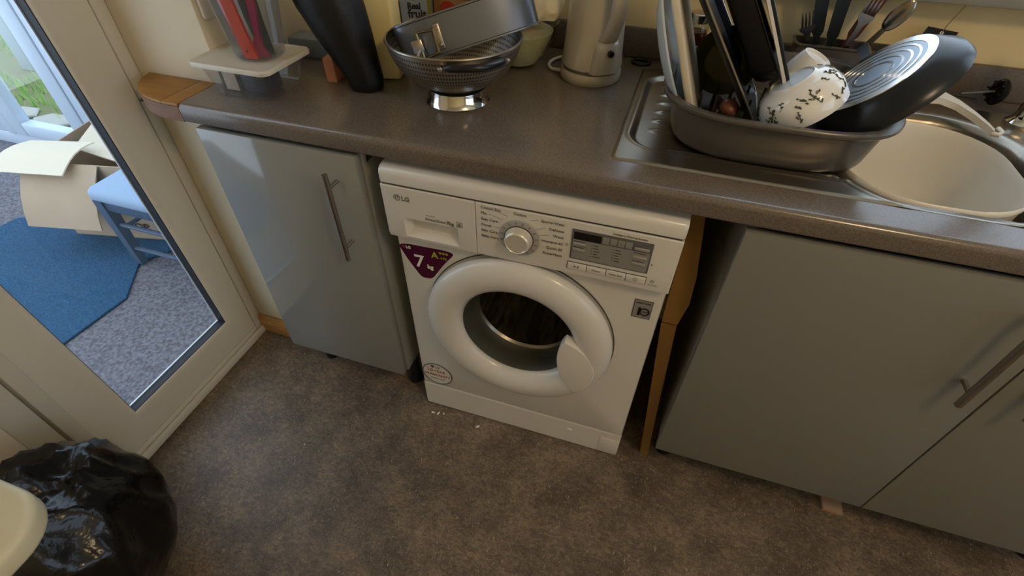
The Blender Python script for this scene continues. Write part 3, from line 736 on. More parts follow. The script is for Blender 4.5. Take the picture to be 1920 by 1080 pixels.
# stickers
def bezpoly(ctrl, n=6):
    out = []; m = len(ctrl)
    for i in range(m):
        a, b, c_ = V(ctrl[i-1]), V(ctrl[i]), V(ctrl[(i+1) % m]); p = b.lerp(a, .27); q = b.lerp(c_, .27)
        for k in range(n+1):
            t = k/n; out.append(tuple((1-t)**2*p+2*t*(1-t)*b+t*t*q))
    return out
bm = bmesh.new(); prism(bm, bezpoly([(-.001, .6450), (.145, .6500), (.110, .604), (.078, .5525), (.050, .5500), (.022, .596)]), .0, .0006, mtx=TX(.3, 0, 0))
stk = part('energy_sticker', bm, 'purple')
lettering('7', .052, 0, 0, stk, 'sticker_white', pre=TX(.0370, -.0008, .583), bold=.0006)
wtext('kg', .0165, .0690, .584, 'sticker_white', -.0008, stk, bold=.0006); wtext('LG', .0100, .0205, .6330, 'sticker_white', -.0008, stk, bold=.0003)
wtext('A', .0250, .0830, .6210, 'green', -.0008, stk, bold=.0005); wtext('+++', .0135, .1020, .6345, 'green', -.0008, stk, bold=.0004); wtext('-10%', .0090, .1030, .6215, 'green', -.0008, stk)
bm = bmesh.new(); lathe(bm, [(0, 0), (.0042, 0), (.0042, .0003), (0, .0003)], 20, T(.0145, -.0006, .6365) @ Rm(PI/2, 'X')); part('sticker_dot', bm, 'darkred', stk)
iq = part('motor_sticker', B((.5425, -.0008, .5800), (.5815, 0, .6330), bev=.0003), 'plate_grey')
part('sticker_field', B((.5447, -.0010, .5820), (.5793, -.0008, .6312)), 'plate_light', iq)
wtext('1', .0300, .5490, .5900, 'lcd', -.0013, iq, bold=.0012)
bm = bmesh.new(); tube(bm, [(.5678+.0090*math.cos(2*PI*k/28), -.0014, .6005+.0098*math.sin(2*PI*k/28)) for k in range(28)], .0018, 6, closed=True); part('numeral', bm, 'lcd', iq)
wtext('YEAR', .0048, .5678, .5990, 'lcd', -.0013, iq, align='CENTER')
wtext('DIRECT DRIVE', .0046, .5620, .6230, 'lcd', -.0013, iq, align='CENTER')
rs = None
bm = bmesh.new(); lathe(bm, [(0, 0), (.0470, 0), (.0470, .0005), (0, .0005)], 48, T(.0515, 0, .1665) @ Rm(PI/2, 'X')); rs = part('warranty_sticker', bm, 'white_plastic')
bm = bmesh.new(); tube(bm, [(.0515+.0455*math.cos(2*PI*k/56), -.0008, .1665+.0455*math.sin(2*PI*k/56)) for k in range(56)], .0020, 6, closed=True); part('sticker_ring', bm, 'print', rs)
bm = bmesh.new(); lathe(bm, [(0, 0), (.0055, 0), (.0055, .0003), (0, .0003)], 20, T(.0390, -.0006, .1975) @ Rm(PI/2, 'X')); part('sticker_dot', bm, 'darkred', rs)
wtext('LG', .0105, .0480, .1935, 'print', -.0009, rs, bold=.0003)
wtext('10', .0210, .0180, .1720, 'redprint', -.0009, rs); wtext('YEAR', .0150, .0420, .1740, 'redprint', -.0009, rs); wtext('WARRANTY', .0145, .0515, .1555, 'redprint', -.0009, rs, align='CENTER'); wtext('on the motor', .0080, .0515, .1420, 'print', -.0009, rs, align='CENTER')

# crumbs on the floor
for i, (x, y, s, z) in enumerate(((.035, -.023, .006, 0), (.052, -.021, .006, 0), (.069, -.017, .004, 0), (.184, -.026, .006, 0))):
    bm = bmesh.new(); bmesh.ops.create_icosphere(bm, subdivisions=1, radius=s)
    rnd = random.Random(i)
    for v in bm.verts: v.co *= rnd.uniform(.75, 1.2)
    bm.transform(T(x, y-.012, .0035) @ Rm(i*1.3, 'Z') @ Matrix.Diagonal((1.25, .6, .45, 1)))
    tag(obj('crumb', bm, 'crumb'), ('beige crumb nearest the cabinet on the floor by the machine', 'white crumb in the middle of three by the machine corner', 'smallest white crumb beside the machine corner', 'lone white crumb on the floor under the machine door')[i], 'crumb', 'crumbs on the floor')

# ------------------------------------------------------------------ sink and drainer
def sd_rr(x, y, cx_, cy_, hx, hy, r):
    qx = np.abs(x-cx_)-(hx-r); qy = np.abs(y-cy_)-(hy-r)
    return np.hypot(np.maximum(qx, 0), np.maximum(qy, 0))+np.minimum(np.maximum(qx, qy), 0)-r
def smooth(a, b, x): t = np.clip((x-a)/(b-a), 0, 1); return t*t*(3-2*t)
sx0, sx1, sy0, sy1 = .440, 1.45, .052, .512
nx, ny = 380, 176
X, Y = np.meshgrid(np.linspace(sx0, sx1, nx), np.linspace(sy0, sy1, ny), indexing='ij')
Z = np.full_like(X, WZ+.0035)
dedge = sd_rr(X, Y, (sx0+sx1)/2, (sy0+sy1)/2, (sx1-sx0)/2, (sy1-sy0)/2, .012)
Z -= .003*smooth(-.006, 0, dedge)+.0002
dr = sd_rr(X, Y, .668, .292, .205, .182, .055)
Z -= .0075*smooth(.004, -.010, dr); Z += .0014*np.exp(-((dr-.006)/.004)**2)
for yy in (.20, .245, .29, .335, .38, .425):     # ribs in the drainer
    m_ = np.exp(-((Y-yy)/.006)**2)*smooth(.49, .51, X)*smooth(.80, .77, X); Z += .003*m_
Z += .003*np.exp(-((Y-.128)/.0035)**2)*smooth(.53, .545, X)*smooth(.88, .865, X)*1.0
Z += .002*np.exp(-((Y-.094-.0*X)/.004)**2)*smooth(.68, .70, X)*smooth(.84, .82, X)
db = sd_rr(X, Y, .993, .252, .182, .190, .145)
Z -= .014*smooth(.010, -.012, db)+.175*smooth(-.006, -.028, db)
Z += .0012*np.exp(-((db-.016)/.004)**2)
co = np.stack([X.ravel(), Y.ravel(), Z.ravel()], 1)
ii = np.arange(nx*ny).reshape(nx, ny)
fc = np.stack([ii[:-1, :-1].ravel(), ii[1:, :-1].ravel(), ii[1:, 1:].ravel(), ii[:-1, 1:].ravel()], 1)
sk = thing('inset_sink', 'stainless steel inset sink with a ribbed drainer set into the worktop', 'sink', (.99, .25, WZ))
co_l = co-np.array(sk.location)
me = bpy.data.meshes.new('sink_top'); me.from_pydata(co_l.tolist(), [], fc.tolist()); me.polygons.foreach_set('use_smooth', [True]*len(me.polygons)); me.materials.append(mt['sink'])
o = bpy.data.objects.new('sink_top', me); C.objects.link(o); o.parent = sk

# washing-up bowl in the sink
wb = bmesh.new()
loops = []; BZ = .006
for z, s, r_ in ((.745, .80, .09), (.742, .78, .09), (.748, .84, .10), (.80, .90, .11), (.885, .965, .12), (.899, .985, .122), (.902, 1.0, .124), (.899, 1.02, .126), (.893, 1.02, .126), (.893, 1.0, .124), (.88, .985, .122), (.80, .925, .11), (.745, .865, .10), (.7385, .82, .09)):
    loops.append([(x, y, z+BZ) for x, y in rrect(.985, .239, .147*s, .162*s, r_*s, 8)])
loft(wb, loops[1:], True, True)
tag(obj('washing_up_bowl', wb, 'basin', smooth=60), 'white plastic washing-up bowl sitting in the steel sink', 'bowl')

# tap, sink plug, dish brush at the right end
tp = thing('mixer_tap', 'dark chrome mixer tap base at the back corner of the sink', 'tap', (1.205, .455, WZ+.003))
bm = bmesh.new(); lathe(bm, [(0, 0), (.030, 0), (.030, .006), (.024, .012), (.021, .02), (.019, .055), (.021, .06), (.021, .085), (.015, .095), (0, .096)], 36, T(1.205, .455, WZ+.0035)); obj('tap_body', bm, 'chrome', tp)
bm = bmesh.new(); tube(bm, [(1.205, .455, 1.0), (1.205, .45, 1.06), (1.21, .42, 1.12), (1.215, .37, 1.15), (1.215, .31, 1.14), (1.215, .29, 1.10)], .010, 14); obj('spout', bm, 'chrome', tp)
bm = bmesh.new(); tube(bm, [(1.226, .455, .975), (1.275, .45, .985)], [.009, .006], 12); obj('lever', bm, 'chrome', tp)
pg = thing('sink_plug', 'black ribbed sink plug leaning on the upstand behind the dish brush', 'plug', (1.15, .53, WZ))
fp = frame_from((-.95, -.12, .15), loc=V((1.172, .535, .942)))
bm = bmesh.new(); lathe(bm, [(0, -.006), (.024, -.006), (.027, 0), (.024, .004), (.018, .006), (0, .007)], 28, fp); obj('plug_disc', bm, 'black_plastic', pg)
for k in range(8):
    bm = bmesh.new(); box(bm, (.008, -.0015, .006), (.022, .0015, .0115), mtx=fp @ Rm(k*PI/4, 'Z')); obj('rib', bm, 'black_plastic', pg)
bm = bmesh.new(); tube(bm, [fp @ V((0, 0, .007)), fp @ V((-.004, -.02, .062))], .0030, 8); obj('stem', bm, 'tin', pg)
br = thing('dish_brush', 'cream white dish brush with a hooked handle resting on the back sink rim', 'brush', (1.07, .43, .93))
bm = bmesh.new()
hp = [(.985, .42, .948), (1.01, .425, .952), (1.04, .437, .950), (1.07, .43, .942), (1.095, .405, .934), (1.113, .378, .927), (1.122, .364, .922)]
ribbon(bm, [(p, V((.35, .9, 0)).normalized()*w_, (0, 0, 1)) for p, w_ in zip(hp, (.010, .020, .019, .013, .0095, .007, .006))], None, .012)
obj('handle', bm, 'white_plastic', br)
bm = bmesh.new(); tube(bm, [(1.120, .362, .922), (1.128, .355, .923), (1.134, .362, .926), (1.130, .374, .928)], .0045, 10); obj('hook', bm, 'white_plastic', br)
bm = bmesh.new(); prism(bm, rrect(.965, .418, .028, .020, .012), .936, .956, bev=.004); hd = obj('brush_head', bm, 'white_plastic', br)
bm = bmesh.new()
for i in range(5):
    for j in range(4): tube(bm, [(.945+i*.010, .406+j*.008, .936), (.944+i*.0105, .405+j*.0085, .915)], .0022, 5)
k_ = obj('bristles', bm, 'white_plastic', hd); k_['kind'] = 'stuff'

# black tag hanging below the window board
tg = thing('hanging_tag', 'black card tag hanging on a string below the window board', 'tag', (1.03, .585, 1.04))
bm = bmesh.new(); prism(bm, [(.998, 1.043), (1.056, 1.037), (1.050, .998), (.990, 1.004)], -.5685, -.5670, mtx=Rm(PI/2, 'X')); obj('card', bm, 'tag', tg)
bm = bmesh.new(); tube(bm, [(1.027, .5665, 1.034), (1.029, .565, 1.05), (1.035, .550, 1.0895)], .0008, 6); obj('string', bm, 'string', tg)
bm = bmesh.new(); lathe(bm, [(.0015, 0), (.0035, 0), (.0035, .001), (.0015, .001)], 14, T(1.027, .567, 1.0335) @ Rm(PI/2, 'X'), closed=True); obj('eyelet', bm, 'sticker_white', tg)

# ------------------------------------------------------------------ dish rack and its load
rk = thing('dish_rack', 'dark grey plastic dish rack tray standing on the drainer', 'dish rack', (.70, .285, .904))
def se(s, z, n=3.2): return [(x, y, z+.0022) for x, y in superell(.705, .282, .196*s, .186*s, n)]
bm = bmesh.new()
loft(bm, [se(.86, .9045), se(.885, .9065), se(.90, .914), se(.955, .965), se(.97, .978), se(1.03, .980), se(1.045, .9835), se(1.045, .9885), se(1.03, .991), se(.955, .988), se(.94, .978), se(.925, .965), se(.875, .9165), se(.86, .9115)], True, True)
obj('tray', bm, 'rackgrey', rk, smooth=50)
for i, x in enumerate((.545, .575, .605, .635, .665, .695, .725)):
    for y in ((.19, .255, .33) if i < 6 else (.255,)):
        bm = bmesh.new(); tube(bm, [(x, y, .9136), (x+.001, y, .94), (x+.002, y, .966)], [.0045, .0036, .002], 8); obj('prong', bm, 'rackgrey', rk)

def leaning_plate(name, label, cen, nrm, r, mat, depth=.018, grp=None):
    bm = bmesh.new()
    lathe(bm, [(0, 0), (r*.62, 0), (r*.70, .002), (r*.96, depth*.8), (r, depth), (r*1.0, depth+.0035), (r*.95, depth*.9+.004), (r*.68, .0065), (r*.6, .005), (0, .005)], 64, frame_from(nrm, loc=V(cen)))
    return tag(obj(name, bm, mat, smooth=50), label, 'plate', grp)
leaning_plate('dinner_plate', 'pale blue dinner plate standing at the near end of the rack, leaning outwards', (.4900, .262, 1.034), (.92, 0, .39), .114, 'pale_ceramic')
bm = bmesh.new()
mt_cb = frame_from((.91, 0, .42), up=V((0, 1, 0)), loc=V((.545, .24, 1.025)))
fx = V((.42, 0, -.91))       # downhill in the board's plane
def plane_frame(loc, down, nrm):
    d_ = V(down).normalized(); n_ = V(nrm).normalized(); y_ = n_.cross(d_)
    m = Matrix.Identity(4)
    for i in range(3): m[i][0], m[i][1], m[i][2], m[i][3] = d_[i], y_[i], n_[i], loc[i]
    return m
pf = plane_frame((.533, .262, 1.032), (.36, 0, -.93), (.93, 0, .36))
prism(bm, rrect(0, 0, .122, .090, .02), -.007, .007, bev=.004, seg=3, mtx=pf)
tag(obj('chopping_board', bm, 'cream_plastic'), 'thick cream chopping board standing in the rack next to the blue plate', 'chopping board')
# dark oven trays leaning on the board
def tray(name, label, loc, down, nrm, hx, hy, dep, mat, rim):
    t_ = thing(name, label, 'baking tray', loc)
    f_ = plane_frame(loc, down, nrm)
    bm = bmesh.new()
    lo = lambda s, z: [(x, y, z) for x, y in rrect(0, 0, hx+s, hy+s, .02, 5)]
    loft(bm, [lo(-.016, 0), lo(-.012, 0), lo(-.004, dep), lo(.004, dep), lo(.004, dep-.002), lo(-.005, dep-.003), lo(-.014, -.002), lo(-.018, -.002)], True, True, mtx=f_)
    obj('pan_body', bm, mat, t_)
    bm = bmesh.new(); tube(bm, [f_ @ V((x, y, dep)) for x, y in rrect(0, 0, hx+.004, hy+.004, .022, 5)], .0022, 8, closed=True); obj('rim', bm, rim, t_)
    return t_
tray('shallow_baking_tray', 'thin dark baking tray with a silver rim leaning across the rack', (.586, .275, 1.062), (.58, 0, -.81), (.81, 0, .58), .158, .100, .010, 'nonstick', 'steel')
rt = thing('roasting_tin', 'deep black roasting tin standing on end in the rack', 'roasting tin', (.62, .28, 1.0))
f_ = plane_frame((.588, .275, 1.105), (.56, 0, -.83), (.83, 0, .56))
bm = bmesh.new()
lo = lambda s, z, r_=.03: [(x, y, z) for x, y in rrect(0, 0, .125+s, .085+s, r_, 6)]
loft(bm, [lo(-.02, .004), lo(-.008, .007), lo(-.002, .018), lo(0, .042), lo(.004, .044), lo(.004, .046), lo(-.003, .045), lo(-.006, .018), lo(-.014, .010), lo(-.022, .008)], True, True, mtx=f_)
obj('tin_body', bm, 'black_plastic', rt)
tr_ = thing('white_edged_tray', 'thin white edged tray leaning behind the black roasting tin', 'tray', (.66, .27, 1.0))
f_ = plane_frame((.664, .285, 1.096), (.49, 0, -.87), (.87, 0, .49))
bm = bmesh.new(); prism(bm, rrect(0, 0, .098, .085, .02), 0, .006, bev=.002, mtx=f_); obj('tray_back', bm, 'nonstick', tr_)
bm = bmesh.new(); lo = lambda s, z: [(x, y, z) for x, y in rrect(0, 0, .100+s, .087+s, .022, 5)]
loft(bm, [lo(-.006, -.0025), lo(0, -.006), lo(.001, -.005), lo(.001, .0), lo(-.006, -.0002)], mtx=f_, closed=True); obj('tray_edge', bm, 'ceramic', tr_)
# olive dish, wooden spoon, jar behind
leaning_plate('olive_dish', 'olive green dish standing between the board and the baking trays', (.612, .375, .990), (-.12, -.93, .34), .064, 'olive', depth=.02)
ws = thing('wooden_spoon', 'reddish brown wooden spoon with its bowl showing at the front of the rack', 'spoon', (.63, .2, .94))
bm = bmesh.new(); bmesh.ops.create_uvsphere(bm, u_segments=20, v_segments=12, radius=1); bm.transform(T(.628, .205, .966) @ Rm(.4, 'Y') @ Matrix.Diagonal((.018, .022, .014, 1))); obj('spoon_bowl', bm, 'spoonwood', ws)
bm = bmesh.new(); tube(bm, [(.628, .22, .962), (.622, .30, .935), (.618, .37, .9195)], [.006, .005, .005], 10); obj('spoon_handle', bm, 'spoonwood', ws)
jr = thing('preserve_jar', 'small glass jar of dark red preserve with a chrome lid by the back wall', 'jar', (.54, .545, WZ))
bm = bmesh.new(); lathe(bm, [(0, .001), (.024, .001), (.026, .006), (.026, .10), (.021, .108), (.020, .108), (.025, .098), (.025, .006), (0, .004)], 36, T(.543, .546, WZ)); obj('jar_glass', bm, 'jar', jr)
bm = bmesh.new(); lathe(bm, [(0, .006), (.0235, .006), (.0235, .088), (0, .088)], 32, T(.543, .546, WZ)); obj('preserve', bm, 'redjar', jr)
bm = bmesh.new(); lathe(bm, [(0, .126), (.022, .126), (.024, .124), (.024, .107), (.022, .107)], 36, T(.543, .546, WZ)); obj('jar_lid', bm, 'chrome', jr)

# white cup and floral bowl, upside down
CAM = cam_pos
def along(c, s): return CAM+(V(c)-CAM)*s
cc = V((.7552, .2844, 1.0458)); cn = V((.3554, -.0870, .9307))
cp = thing('white_cup', 'plain white cup turned upside down behind the floral bowl', 'cup', cc-.085*cn)
fcup = frame_from(cn, loc=cc)
bm = bmesh.new(); lathe(bm, [(0, -.004), (.020, -.004), (.022, 0), (.0255, 0), (.028, -.006), (.034, -.03), (.038, -.075), (.0375, -.078), (.0360, -.075), (.032, -.03), (.025, -.010), (0, -.009)], 48, fcup); obj('cup_body', bm, 'ceramic', cp, smooth=60)
sB = 1.10
bc = along((.6925, .1056, 1.0630), sB); bn = V((-.6141, .0394, .7883))
fb = plane_frame(bc, bn.cross(V((0, 1, 0))).normalized(), bn)
rb_, rf_, hb_ = .0628*sB, .034*sB, .0557*sB
bp_ = [(rf_*.92, .0), (rf_, -.001), (rf_*1.03, -.004), (rf_*1.30, -.007), (rf_*1.62, -.017), (rb_*.99, -.034), (rb_, -hb_), (rb_*.985, -hb_-.0015), (rb_*.96, -hb_), (rb_*.93, -.034), (rf_*1.5, -.020), (rf_*1.1, -.011), (0, -.010)]
fbw = thing('floral_bowl', 'white bowl with small floral sprigs upside down against the frying pan', 'bowl', bc-hb_*bn)
bm = bmesh.new(); lathe(bm, [(0, -.0035), (rf_*.86, -.0035)]+bp_, 64, fb); obj('bowl_body', bm, 'ceramic', fbw, smooth=60)
bm = bmesh.new(); lathe(bm, [(0, -.0032), (rf_*.84, -.0032), (rf_*.84, -.0022), (0, -.0022)], 48, fb); obj('foot_sheen', bm, 'pale_ceramic', fbw)  # bluish reflection on the foot, painted as a pale disc
# sprigs of the printed pattern
def bowl_pt(a, t):
    pr = [(rf_*1.03, -.004), (rf_*1.30, -.007), (rf_*1.62, -.017), (rb_*.99, -.034), (rb_, -hb_)]
    k = min(int(t*4), 3); f = t*4-k; r_, z_ = pr[k][0]*(1-f)+pr[k+1][0]*f, pr[k][1]*(1-f)+pr[k+1][1]*f
    return fb @ V(((r_+.0006)*math.cos(a), (r_+.0006)*math.sin(a), z_))
rnd = random.Random(11); bm = bmesh.new()
for s_ in range(60):
    a = rnd.uniform(0, 2*PI); t = rnd.uniform(.35, .9); n_ = rnd.randint(2, 4); da, dt = rnd.uniform(-.14, .14), rnd.uniform(-.22, .22)
    tube(bm, [bowl_pt(a+da*q/n_+rnd.uniform(-.01, .01), min(.99, max(.1, t+dt*q/n_))) for q in range(n_+1)], .0007, 4)
    for q in range(4):
        aa, tt = a+da*q/3+rnd.uniform(-.03, .03), min(.98, max(.1, t+dt*q/3+rnd.uniform(-.03, .03)))
        tube(bm, [bowl_pt(aa, tt), bowl_pt(aa+rnd.uniform(-.07, .07), min(.99, tt+rnd.uniform(-.06, .06)))], .0013, 4)
k_ = obj('floral_print', bm, 'flower', fbw, smooth=0); k_['kind'] = 'stuff'
# frying pan upside down, leaning
sP = .885
pc = along((.8856, .3898, .9932), sP); pn = V((-.724, .055, .688)).normalized()
fpn = plane_frame(pc, V((0, 1, 0)).cross(pn), pn)
rP, rBp, hP = .141*sP, .105*sP, .0488*sP
fpan = thing('frying_pan', 'black frying pan turned upside down in the rack showing a ringed base', 'frying pan', pc-hP*pn)
bm = bmesh.new(); lathe(bm, [(0, -.0005), (rBp*.985, -.0005), (rBp*1.02, -.0015), (rBp*1.10, -.008), (rP*.965, -hP*.62), (rP*.995, -hP*.88), (rP, -hP), (rP*.985, -hP-.001), (rP*.97, -hP*.9), (rBp*1.05, -.012), (rBp*.95, -.006), (0, -.005)], 80, fpn); pb = obj('pan_body', bm, 'nonstick', fpan, smooth=60)
edges_ = [0, .30, .345, .46, .50, .60, .64, .73, .77, .85, .88, 1.0]
for i, (a, b) in enumerate(zip(edges_, edges_[1:])):
    bright = i % 2 == 1 or i == 10
    bm = bmesh.new(); z_ = .0010 if bright else .0002
    lathe(bm, [(a*rBp, -.0004), (a*rBp, z_), (b*rBp*.999, z_), (b*rBp*.999, -.0004)] if a else [(0, z_), (b*rBp*.999, z_), (b*rBp*.999, -.0004)], 80, fpn)
    obj('base_disc' if i == 0 else 'base_ring', bm, 'panbase' if (i % 2 == 1 or i == 10) else 'panbase2', fpan)
bm = bmesh.new(); hd_ = (V((0, 1, 0))*.97+V((-.10, 0, .22))).normalized(); q0 = pc-hP*.8*pn+V((0, rP*.97, 0))
ribbon(bm, [(q0+hd_*s_, V((.67, 0, .74))*w_, pn) for s_, w_ in ((0, .012), (.02, .008), (.05, .010), (.062, .0105))], None, .014); obj('pan_handle', bm, 'black_plastic', fpan)

# cutlery caddy with cutlery
cy = thing('cutlery_caddy', 'dark grey cutlery caddy behind the dish rack', 'cutlery holder', (.85, .515, WZ+.003))
bm = bmesh.new()
lo = lambda s, z: [(x, y, z) for x, y in rrect(.848, .520, .098+s, .030+s, .012, 4)]
loft(bm, [lo(-.006, WZ+.0045), lo(-.004, WZ+.005), lo(0, 1.0), lo(.003, 1.003), lo(.003, 1.006), lo(-.003, 1.006), lo(-.006, WZ+.010), lo(-.007, WZ+.0098)], True, True); obj('caddy_body', bm, 'rackgrey', cy)
def piece(name, label, base, top, kind, mat, tilt=0):
    base, top = V(base), V(top); d_ = (top-base).normalized(); L = (top-base).length
    n_ = (CAM-top); n_ = (n_-n_.dot(d_)*d_).normalized(); s_ = d_.cross(n_)
    if tilt: rm = Matrix.Rotation(tilt, 3, d_); n_ = rm @ n_; s_ = rm @ s_
    t_ = thing(name, label, name.split('_')[-1], base, group='cutlery standing in the caddy')
    bm = bmesh.new()
    P_ = lambda l, w_: (base+d_*l, s_*w_*1.25, n_)
    if kind == 'fork':
        ribbon(bm, [P_(0, .008), P_(L*.35, .005), P_(L*.62, .0035), P_(L*.70, .005), P_(L*.76, .0115), P_(L*.80, .0125)], None, .0022); obj('handle', bm, mat, t_)
        for k in range(4):
            c_ = (k-1.5)*.0067; bm = bmesh.new()
            ribbon(bm, [(base+d_*(L*l)+s_*c_+n_*o_, s_*w_, n_) for l, w_, o_ in ((.795, .0022, 0), (.90, .0020, .003), (1.0, .0010, .002))], None, .002); obj('tine', bm, mat, t_)
    elif kind == 'knife':
        ribbon(bm, [P_(0, .008), P_(L*.5, .0085), P_(L*.55, .0075)], None, .008); obj('handle', bm, mat, t_)
        bm = bmesh.new(); ribbon(bm, [P_(L*.55, .008), P_(L*.8, .0105), P_(L*.95, .009), P_(L, .003)], None, .0016); obj('blade', bm, 'steelcut', t_)
    elif kind == 'handle':
        ribbon(bm, [P_(0, .004), P_(L*.45, .005), P_(L*.5, .009), P_(L*.85, .0105), P_(L, .008)], None, .011); obj('handle', bm, mat, t_)
    elif kind == 'spoon':
        ribbon(bm, [P_(0, .008), P_(L*.4, .005), P_(L*.72, .004)], None, .0025); obj('handle', bm, mat, t_)
        bm = bmesh.new(); bmesh.ops.create_uvsphere(bm, u_segments=20, v_segments=10, radius=1)
        m4 = Matrix.Identity(4); c_ = base+d_*L*.85
        for i in range(3): m4[i][0], m4[i][1], m4[i][2], m4[i][3] = s_[i]*.017, d_[i]*L*.17, n_[i]*.004, c_[i]
        bm.transform(m4); obj('bowl', bm, mat, t_)
    return t_
zc = .922
piece('dark_fork', 'dark steel fork leaning at the near end of the cutlery caddy', (.806, .515, zc), (.752, .512, 1.062), 'fork', 'steelcut', .3)
piece('straight_knife', 'slim black knife handle upright beside the leaning dark fork', (.812, .522, zc), (.762, .520, 1.13), 'handle', 'nonstick')
piece('table_knife', 'black table knife handle standing in the middle of the caddy', (.826, .512, zc), (.807, .512, 1.125), 'handle', 'nonstick')
piece('tall_fork', 'steel fork crossing in front of the brown wooden handle', (.835, .506, zc), (.868, .505, 1.105), 'fork', 'steelcut')
piece('brown_spatula', 'reddish brown wooden spatula handle behind the tall fork', (.832, .532, zc), (.886, .530, 1.125), 'handle', 'brownwood')
piece('steel_spoon', 'steel spoon leaning furthest over towards the frying pan', (.842, .516, zc), (.932, .512, 1.096), 'spoon', 'steelcut', .2)

# ------------------------------------------------------------------ things on the worktop
# black ring
bm = bmesh.new(); tube(bm, [(.432+.021*math.cos(2*PI*k/32), .545+.017*math.sin(2*PI*k/32), WZ+.0045) for k in range(32)], .0042, 10, closed=True)
tag(obj('black_ring', bm, 'black_plastic'), 'small black rubber ring lying on the worktop behind the drainer', 'ring')
# kettle
kx, ky = .328, .420
kt = thing('jug_kettle', 'tall silver jug kettle on its round base', 'kettle', (kx, ky, WZ))
bm = bmesh.new(); lathe(bm, [(0, .003), (.062, .003), (.062, 0), (.066, 0), (.0695, .004), (.0705, .012), (.0700, .021), (.068, .025), (0, .025)], 64, T(kx, ky, WZ)); obj('power_base', bm, 'kettle', kt)
bm = bmesh.new(); lathe(bm, [(.058, .025), (.0645, .025), (.0645, .031), (.058, .031)], 64, T(kx, ky, WZ), closed=True); obj('base_gap', bm, 'kettle_dark', kt)
bm = bmesh.new(); lathe(bm, [(0, .0312), (.0665, .0312), (.0690, .034), (.0690, .040), (.0665, .06), (.0630, .12), (.0595, .20), (.0580, .235), (.0540, .245), (0, .247)], 64, T(kx, ky, WZ)); obj('kettle_body', bm, 'kettle', kt)
ha = math.radians(-52)
hm = T(kx, ky, WZ) @ Rm(ha, 'Z')
bm = bmesh.new()      # bulge under the handle with the pilot knob
bl = []
for z, r_, wd in ((.031, .072, .036), (.05, .0745, .033), (.075, .0745, .030), (.092, .074, .026), (.098, .070, .024), (.100, .060, .022)):
    bl.append([(.045, -wd, z), (r_-.010, -wd, z), (r_, -wd*.8, z), (r_+.004, -wd*.3, z), (r_+.004, wd*.3, z), (r_, wd*.8, z), (r_-.010, wd, z), (.045, wd, z)])
loft(bm, bl, True, True, mtx=hm); obj('handle_foot', bm, 'kettle', kt, smooth=60)
bm = bmesh.new()
hs = []
for x_, z_, wd, th in ((.066, .098, .022, .010), (.074, .112, .019, .010), (.086, .130, .017, .009), (.094, .155, .016, .009), (.096, .185, .016, .009), (.092, .212, .016, .009), (.076, .236, .016, .009), (.055, .243, .016, .008)):
    hs.append([(x_-th, -wd, z_), (x_-th*.2, -wd, z_+.002), (x_+th, -wd*.6, z_), (x_+th, wd*.6, z_), (x_-th*.2, wd, z_+.002), (x_-th, wd, z_)])
loft(bm, hs, True, True, mtx=hm); obj('handle', bm, 'kettle', kt, smooth=60)
bm = bmesh.new(); lathe(bm, [(0, .004), (.0035, .004), (.0045, .006), (.007, .005), (.0075, 0), (.0055, -.002), (0, -.002)], 20, hm @ T(.0795, 0, .076) @ Rm(PI/2, 'Y')); obj('switch', bm, 'black_plastic', kt)
# cable
bm = bmesh.new(); tube(bm, [(.268, .405, WZ+.012), (.235, .425, WZ+.005), (.226, .435, WZ+.005), (.220, .45, WZ+.005), (.219, .47, WZ+.005), (.224, .49, WZ+.005), (.236, .51, WZ+.005), (.26, .525, WZ+.005), (.31, .53, WZ+.005)], .004, 8)
obj('cable', bm, 'white_plastic', kt)

# colander
kx, ky = .083, .203
cl = thing('colander', 'perforated stainless steel colander on a shiny foot ring', 'colander', (kx, ky, WZ))
bm = bmesh.new(); lathe(bm, [(.0680, 0), (.0700, .0015), (.0680, .004), (.0630, .014), (.0610, .028), (.0590, .028), (.0610, .014), (.0660, .003)], 64, T(kx, ky, WZ+.0005), closed=True); obj('foot_ring', bm, 'chrome', cl)
pr = []
for k in range(15): a = math.radians(90*k/14*.98); pr.append((.004+.131*math.sin(a)**.92, .125-.100*math.cos(a)**1.15 if a < PI/2 else .125))
bm = bmesh.new(); lathe(bm, pr+[(r_-.0012, z_+.0012) for r_, z_ in reversed(pr)], 96, T(kx, ky, WZ+.001)); obj('bowl', bm, 'colander', cl)
bm = bmesh.new(); tube(bm, [(kx+.1355*math.cos(2*PI*k/72), ky+.1355*math.sin(2*PI*k/72), WZ+.126) for k in range(72)], .0028, 8, closed=True); obj('rim', bm, 'steel', cl)
for ang in (-50, 130):
    hm = T(kx, ky, WZ) @ Rm(math.radians(ang), 'Z')
    bm = bmesh.new()
    arc_ = [hm @ V((.128+.030*math.sin(PI*t), -.058+.116*t, .114+.004*math.sin(PI*t))) for t in [i/16 for i in range(17)]]
    tube(bm, arc_, [.004]+[.0075]*15+[.004], 12); h_ = obj('handle', bm, 'black_plastic', cl)
    for s in (-1, 1):
        bm = bmesh.new(); lathe(bm, [(0, .004), (.004, .003), (.005, 0), (.005, -.004), (0, -.004)], 14, hm @ T(.125, s*.066, .112) @ Rm(PI/2, 'Y')); obj('rivet', bm, 'steel', cl)
